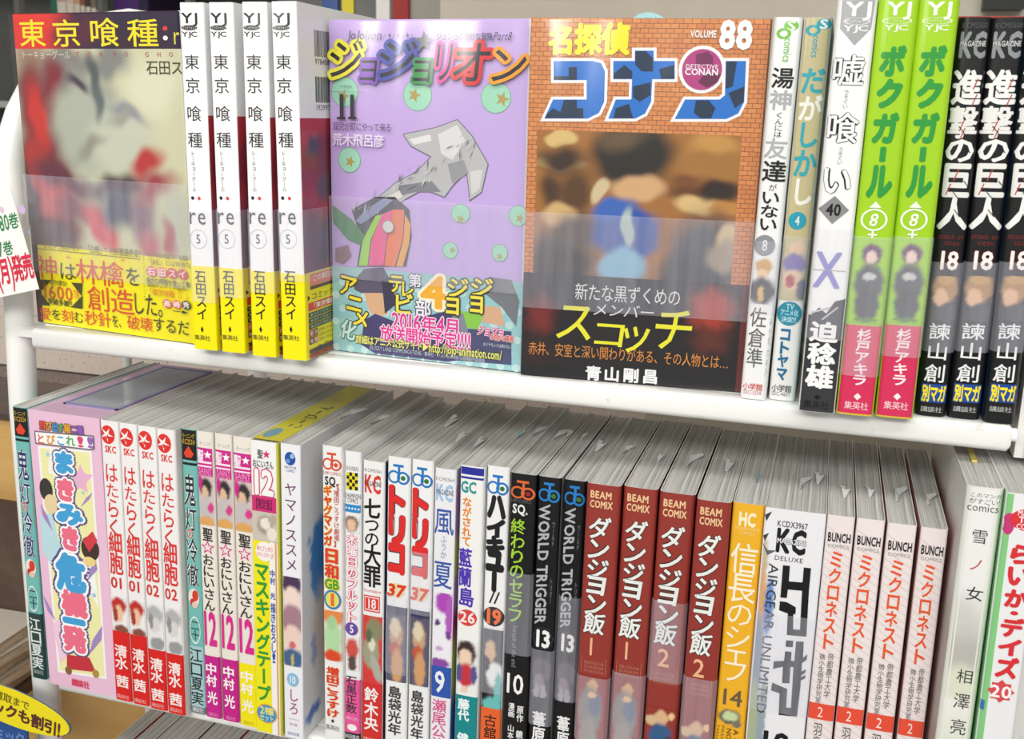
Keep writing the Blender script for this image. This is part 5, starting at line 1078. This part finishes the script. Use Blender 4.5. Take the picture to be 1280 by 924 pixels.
for L in ([(522, 228), (572, 230), (568, 276), (518, 272)], [(515, 305), (560, 308), (556, 372), (580, 374), (592, 235), (646, 238), (640, 352), (672, 326), (666, 366), (634, 388), (622, 560), (598, 765), (470, 752), (476, 600), (416, 580), (424, 525), (530, 570), (522, 700), (556, 704), (574, 415), (552, 414), (545, 530), (494, 528), (500, 412), (430, 428), (436, 375), (508, 372)], [(625, 450), (660, 432), (658, 456), (622, 478)], [(622, 490), (658, 470), (655, 496), (620, 512)]): P.poly(Z4(L), K)
P.part = 'small_lettering'; P.dn('AIRGEAR UNLIMITED', 702, 886, '#3a4048', .14, .31, slant=0)
P.part = 'volume_number'; P.txt('18', 905, 940, '#161618', .24, .78, off=.03)
P.finish(b.root); pale_band_px(b, 768, 890); b.tab(13, 40, 0, '#dcdede'); b.tab(24, 40, 1)

for i, (x, w, tl, lab) in enumerate(((341.8, 12.4, -.25, 'leftmost of four'), (355.3, 12.6, -.35, 'second from left of four'), (369.4, 12.7, -.5, 'third from left of four'), (384.2, 11.6, -.6, 'rightmost of four'))):
    b = Book('comic_volume', 'pinkish white striped comic spine with orange title, ' + lab, G_LOW, x+.3, (-4.8, -4.2, -5.4, -5.4)[i], ZL, w, 182, tilt=tl, spine='#efe4e2', left='#e4d6d4', right='#d8503c', r=1.2, b=.2)
    P = Spine(b); P.Y = lambda y: 182*(1-(y-643.7)/420.)
    P.part = 'printed_ground'
    for k in range(44):
        v_ = 176-k*4; P.k = 0; P.line(.6, v_, P.w-.6, v_-7 if v_ > 8 else .5, .45, '#e0cfce')
    P.k = 3; P.part = 'publisher_mark'; P.txt('BUNCH', 663.5, 674, '#222', .08, .92, off=.05); P.txt('COMICS', 676.8, 680.8, '#888', .1, .9)
    P.part = 'title_lettering'; P.col('ミクロネスト', 684, 803, '#ea5a2c', .24, .72, off=.035)
    P.part = 'small_lettering'; P.col('帝都農工大学', 806, 862, '#555', .52, .76); P.col('微小生物学研究室', 808, 870, '#555', .22, .44)
    P.part = 'volume_number'; P.bar(870, 890, '#e85038'); P.txt('2', 874, 887, '#fbe8e0', .34, .58, off=.0)
    P.part = 'author_name'; P.col('羽鳥まりえ', 894, 980, '#555', .26, .6)
    P.finish(b.root); b.tab(6, 36, (1, 1, 0, 0)[i], '#e6e8e6', .9)

# two taller books at the right end
b = Book('comic_volume', 'tall pale greenish white comic with sparse black characters, near the right end', G_LOW, 398.9, -23, ZL, 15.2, 210, d=148, tilt=-.55, spine='#e9ebe2', left='#e2e2da', right='#dcdcd4', r=3.2, b=.4)
P = Spine(b); P.part = 'picture'; P.paint(.2, 15, 20, 209, '#efefec', [(4, 140, 12, 18, 0, '#d0cfc8', .6), (8, 128, 12, 12, .3, '#bcbab4', .6), (8, 116, 14, 9, 0, '#dfe2cc', .4), (8, 100, 14, 8, 0, '#f0eee8', .3), (8, 60, 16, 34, 0, '#dbe3cf', .5)], res=1.6, wob=.6)
P.part = 'title_lettering'; P.txt('このマンガ', 617, 623, '#333', .1, .96); P.txt('がすごい!', 624, 631, '#333', .1, .92); P.txt('comics', 630, 640, '#444', .06, .92); P.col('雪', 662, 680, '#333', .28, .72, off=.005); P.col('ノ', 698, 714, '#b84848', .3, .7); P.col('女', 733, 751, '#222', .32, .8, off=.005)
P.part = 'author_name'; P.col('相', 836, 854, '#444', .36, .82); P.col('澤', 866, 886, '#444', .36, .82); P.col('亮', 898, 918, '#444', .36, .82)
P.finish(b.root)
Q = Print(b.sideL); Q.part = 'picture'; Q.paint(2, 60, 20, 209, '#eeedea', [(8, 135, 12, 22, 0, '#cdcac2', .6), (6, 60, 12, 60, 0, '#c8bcae', .7)], res=3, wob=.6); Q.finish(b.root)
m = MB(); m.box((6, 38, 209.2), (8.4, 74, 210.3), ink('#e8d070')); m.build('bookmark_ribbon', b.root)
b = Book('comic_volume', 'tall white and green comic with rounded red title, rightmost on the lower shelf', G_LOW, 415.9, -26, ZL, 15.4, 210, d=148, tilt=-1.0, spine='#efeff0', left='#7cc87c', right='#dcdcdc', r=1.6, b=.3)
P = Spine(b); P.part = 'printed_ground'; P.rect(0, 3, 60, 209.5, '#86cc84', 3); P.ell(2.2, 196, 2.4, 5, '#c83c7c')
P.part = 'publisher_mark'; P.dot(650, .66, 14, '#dc3438', .5); P.txt('MANGA', 638, 645, '#fbeeee', .34, .96, off=.03); P.txt('TIME', 646, 654, '#fbeeee', .38, .92, off=.04); P.txt('COMICS', 655, 662, '#fbeeee', .34, .96, off=.03)
P.part = 'title_lettering'
for ch, y1, y2 in (('ら', 680, 706), ('い', 708, 733), ('か', 736, 760), ('・', 758, 774), ('デ', 771, 797), ('イ', 797, 820), ('ズ', 820, 848)): P.col(ch, y1, y2, '#dc3038', .26, .9, off=.09, fit=.9)
P.part = 'volume_number'; P.star(.5*P.w, P.Y(864), 5.6, '#dc4a50', n=8, q=.75); P.txt('20', 857, 872, '#fbf4f4', .2, .8, off=.04); P.part = 'picture'; P.rect(0, 1.8, P.Y(890), P.Y(878), '#3a78b0', 2)
P.finish(b.root)

# ------------------------------------------------------------------ third row, only page tops in view
ORD = ('leftmost', 'second from left', 'third from left', 'fourth from left', 'fifth from left', 'sixth from left', 'seventh from left', 'eighth from left', 'ninth from left', 'tenth from left', 'eleventh from left', 'twelfth from left', 'thirteenth from left', 'fourteenth from left', 'fifteenth from left', 'sixteenth from left')
for i in range(12):
    w = 11.2+(i*7 % 5)*.5; x = -101+i*13.4
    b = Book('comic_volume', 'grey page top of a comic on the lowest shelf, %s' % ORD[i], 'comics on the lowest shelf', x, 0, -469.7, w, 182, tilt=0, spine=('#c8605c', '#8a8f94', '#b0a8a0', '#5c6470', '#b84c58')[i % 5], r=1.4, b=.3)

# ------------------------------------------------------------------ price card, sale sign and clutter at left
c = tag(empty('notice_card', (-161, 8, 11.4), (0, math.radians(-13.8), 0)), 'white handwritten release notice card taped to the left end of the rack', 'card')
ca_, sa_ = math.cos(math.radians(13.8)), math.sin(math.radians(13.8))
sf = Surface(lambda u, v, e: (u, -.5-e, v), (-161, 7.5, 11.4), (ca_, 0, sa_), (-sa_, 0, ca_), (0, -1, 0))
m = MB(); m.box((-30, -.4, 0), (54.2, 0, 59), ink('#fbfaf6', .1, .6)); m.build('card_sheet', c)
P = Print(sf); P.part = 'handwriting'; 
ux = lambda x, y: P.surf.px(x, y)
def hand(text, x1, x2, y1, y2, col, off=.02):
    a = ux(x1, (y1+y2)/2); b_ = ux(x2, (y1+y2)/2); t_ = ux((x1+x2)/2, y1); d2 = ux((x1+x2)/2, y2); P.row(text, a[0], b_[0], (a[1]+b_[1])/2-(t_[1]-d2[1])/2, (a[1]+b_[1])/2+(t_[1]-d2[1])/2, col, off=off, slant=.1)
hand('と80巻', -14, 24, 268, 289, '#2f8a4c'); hand('と17巻', -20, 17, 303, 322, '#2f8a4c'); hand('20日(月)発売', -32, 43, 322, 356, '#e0304c', .05)
P.part = 'doodle'; a = ux(28, 262); P.ell(a[0], a[1], 2.2, 2.6, '#d8b8e4'); a = ux(2, 262); P.ell(a[0], a[1], 1.4, 1.8, '#e8c8e4'); a = ux(36, 290); P.ell(a[0], a[1], .8, .8, '#9ca4e0')
P.finish(c)

o = tag(empty('sale_sign', (-139, -12, -243.5), (0, math.radians(9), 0)), 'yellow oval sale sign with dark lettering hanging at the bottom left corner', 'sign')
m = MB(); n = 40; pt = [(45*math.cos(2*math.pi*k/n), 13.5*math.sin(2*math.pi*k/n)) for k in range(n)]
for g, yy, cc in ((1.0, 0, '#3c5a7c'), (.98, -.5, '#f4e21c')):
    vv = [(x*g, yy, z*g) for x, z in pt]+[(x*g, yy+.6, z*g) for x, z in pt]
    m.add(vv, [tuple(range(n))[::-1], tuple(range(n, 2*n))]+[(k, (k+1) % n, n+(k+1) % n, n+k) for k in range(n)], ink(cc))
m.build('sign_plate', o)
sf = Surface(lambda u, v, e: (u, -.6-e, v), (-139, -12, -243.5), (1, 0, 0), (0, 0, 1), (0, -1, 0)); P = Print(sf); P.part = 'lettering'
P.row('総合買取まで', -26, 14, 2.5, 9, '#6a5c1c', off=.02); P.row('コミックも割引!', -34, 38, -8, 2, '#5c2c2c', off=.06)
P.finish(o)
o = tag(empty('blue_poster', (-182, 2, -290)), 'blue printed poster board behind the yellow oval sign at the bottom left corner', 'poster')
m = MB(); m.box((-60, 0, -60), (40, 1.2, 36), ink('#2c5ca0', .3, .4)); m.build('board', o)
P = Print(Surface(lambda u, v, e: (u, -e, v), (-182, 2, -290), (1, 0, 0), (0, 0, 1), (0, -1, 0))); P.part = 'lettering'; P.row('セールコミック', -20, 38, 8, 18, '#7c9cd0', off=.03); P.finish(o)

wood = noisy('pale_wood', '#cfa25e', '#d9b06c', 6, .5, (1, 1, 9))
t = tag(empty('wooden_counter', (-420, 175, -728)), 'pale wooden counter front behind the left end of the rack', 'counter')
m = MB(); m.box((0, 0, 0), (700, 18, 607), wood); m.build('front_board', t)
m = MB(); m.box((-4, -6, 607), (704, 90, 612), noisy('counter_edge', '#4c3c34', '#5c4a40', 20)); m.build('counter_top', t)
t = tag(empty('side_stand', (-345, 60, -260)), 'dark brown slanted stand board at far left holding worn magazines', 'stand')
m = MB(); m.box((0, 0, -70), (96, 92, -62), noisy('dark_brown_board', '#4c3a30', '#5c483c', 20)); m.build('board', t)
m = MB(); m.box((0, 86, -62), (98, 92, 78), noisy('dark_brown_board', '#4c3a30', '#5c483c', 20)); m.build('back_board', t)
for k in range(5):
    t = tag(empty('magazine', (-345+k*1.0, 62, -321.5+k*9.4), (0, 0, math.radians((2, -3, 3, -2, 3)[k]))), 'worn grey-edged magazine lying flat at far left, %s of the pile' % ('bottom', 'second from bottom', 'middle', 'fourth from bottom', 'top')[k], 'magazine', 'magazines in the far left pile')
    m = MB(); m.box((0, 0, 0), (92, 78, 8.2), noisy('worn_pages', '#a89c88', '#d8cdb8', 60, .8, (1, 1, 14))); m.build('page_block', t)
    m = MB(); m.box((-.5, -.5, 8.2), (92.5, 78.5, 8.9), ink(('#8a8478', '#b8b0a0', '#6c6860', '#c8c0b4', '#cfc6b8')[k])); m.build('cover', t)

# ------------------------------------------------------------------ the shop behind
def struct(name, a, b, m, label=None):
    q = MB(); q.box(a, b, m); o = q.build(name); o['kind'] = 'structure'; return o
struct('wall_back', (-200, 900, -1400), (1600, 930, 1300), noisy('cream_wall', '#bdb5a4', '#c6beae', 3, .8))
struct('floor', (-3500, -3200, -1410), (2600, 4200, -1400), noisy('shop_floor', '#8c8680', '#9a948c', 8, .5))
t = tag(empty('partition_board', (-1000, 420, -700)), 'pinkish speckled partition board seen through the gap under the upper shelf', 'partition')
m = MB(); m.box((0, 0, 0), (1600, 20, 546), noisy('brown_speckle', '#6f6058', '#8c7d74', 330)); m.build('lower_board', t)
m = MB(); m.box((0, -4, 549), (1600, 20, 700), speckle_mat()); m.build('upper_board', t)
m = MB(); m.box((0, 0, 546), (1600, 18, 549), ink('#3c302c')); m.build('joint_strip', t)
t = tag(empty('card_slot', (205, 300, -70)), 'pale ledge with a dark slot behind the middle of the lower row', 'ledge')
m = MB(); m.box((0, 0, -60), (240, 40, 0), ink('#d8d0c0', .1, .7)); m.build('ledge', t); m = MB(); m.box((40, -1, -12), (150, 0, -4), ink('#4a3c30')); m.build('slot', t)
# distant wall shelf with books at upper left
t = tag(empty('wall_bookcase', (-2100, 1700, -900)), 'grey steel bookcase in the background at upper left', 'bookcase')
gm = noisy('grey_steel', '#5c5c58', '#6c6c66', 5, .5)
m = MB(); m.box((0, 300, 0), (1960, 320, 1700), gm); m.build('back_panel', t)
for k, z_ in enumerate((420, 700, 1010, 1330)):
    m = MB(); m.box((0, 40, z_), (1960, 300, z_+16), noisy('shelf_edge', '#a8a8a4', '#b8b8b4', 5)); m.build('shelf_board', t)
for k in range(9):
    m = MB(); m.box((k*240, 20, 0), (k*240+14, 40, 1700), gm); m.build('upright', t)
m = MB(); m.box((0, 60, 716), (1960, 298, 900), ink('#1c2420', .1)); m.build('dark_drawer', t)
t0 = None
cols = ['#2c6c5c', '#c89c98', '#d8b8a8', '#c8a074', '#8a5c40', '#4c3c34', '#7a7460', '#40342c', '#6c6450', '#3c4438', '#4c2c6c', '#2c2440']
names = ['green', 'dusty pink', 'light pink', 'tan', 'brown', 'dark brown', 'olive', 'umber', 'khaki', 'dark green', 'purple', 'navy']
x = -45
for k in range(12):
    w = (18, 28, 22, 18, 14, 16, 16, 14, 16, 20, 72, 24)[k]; h = 262+(k*37 % 40)
    m = MB(); m.box((0, 0, 0), (w-1.5, 170, h), ink(cols[k % 12], .1)); 
    t = tag(empty('book', (-1500+x, 1760, -900+1026)), 'blurred %s book in the background bookcase, %s' % (names[k % 12], ORD[k]), 'book', 'books in the background bookcase'); m.build('cover', t)
    m = MB(); m.box((1, -.1, 20), (w-2.5, 0, h-60), ink('#d8d0c0', .1)); m.build('spine_label', t)
    x += w
t = tag(empty('display_post', (-421, 1050, -1400)), 'white and red display posts in the background above the lavender comic', 'post')
m = MB(); m.box((60, 0, 0), (82, 20, 1900), ink('#f0ece8', .1)); m.build('white_post', t); m = MB(); m.box((88, 0, 0), (112, 20, 1900), ink('#a8302c', .1)); m.build('red_post', t)
m = MB(); m.box((-120, 30, 0), (60, 50, 1900), ink('#6c6c68', .1)); m.build('grey_panel', t); m = MB(); m.box((112, 10, 0), (190, 60, 1900), ink('#a8a49a', .1)); m.build('side_panel', t)
m = MB(); m.box((-10, 26, 1600), (10, 30, 1900), ink('#e8d41c', .1)); m.build('yellow_sign', t); m = MB(); m.box((-42, 22, 1600), (-15, 26, 1900), ink('#3c5c9c', .1)); m.build('blue_sign', t)
t = tag(empty('wall_notice', (-150, 896, 279)), 'white paper notice on the cream back wall above the lavender comic', 'notice'); m = MB(); m.box((0, 0, 0), (200, 2, 160), ink('#efebe4', .1, .7)); m.build('sheet', t)
t = tag(empty('wall_bracket', (474, 878, 261)), 'small black wall fitting above the black comics at upper right', 'fitting'); m = MB(); m.box((0, 0, 0), (44, 20, 120), ink('#1c1c1c', .1)); m.build('plate', t)
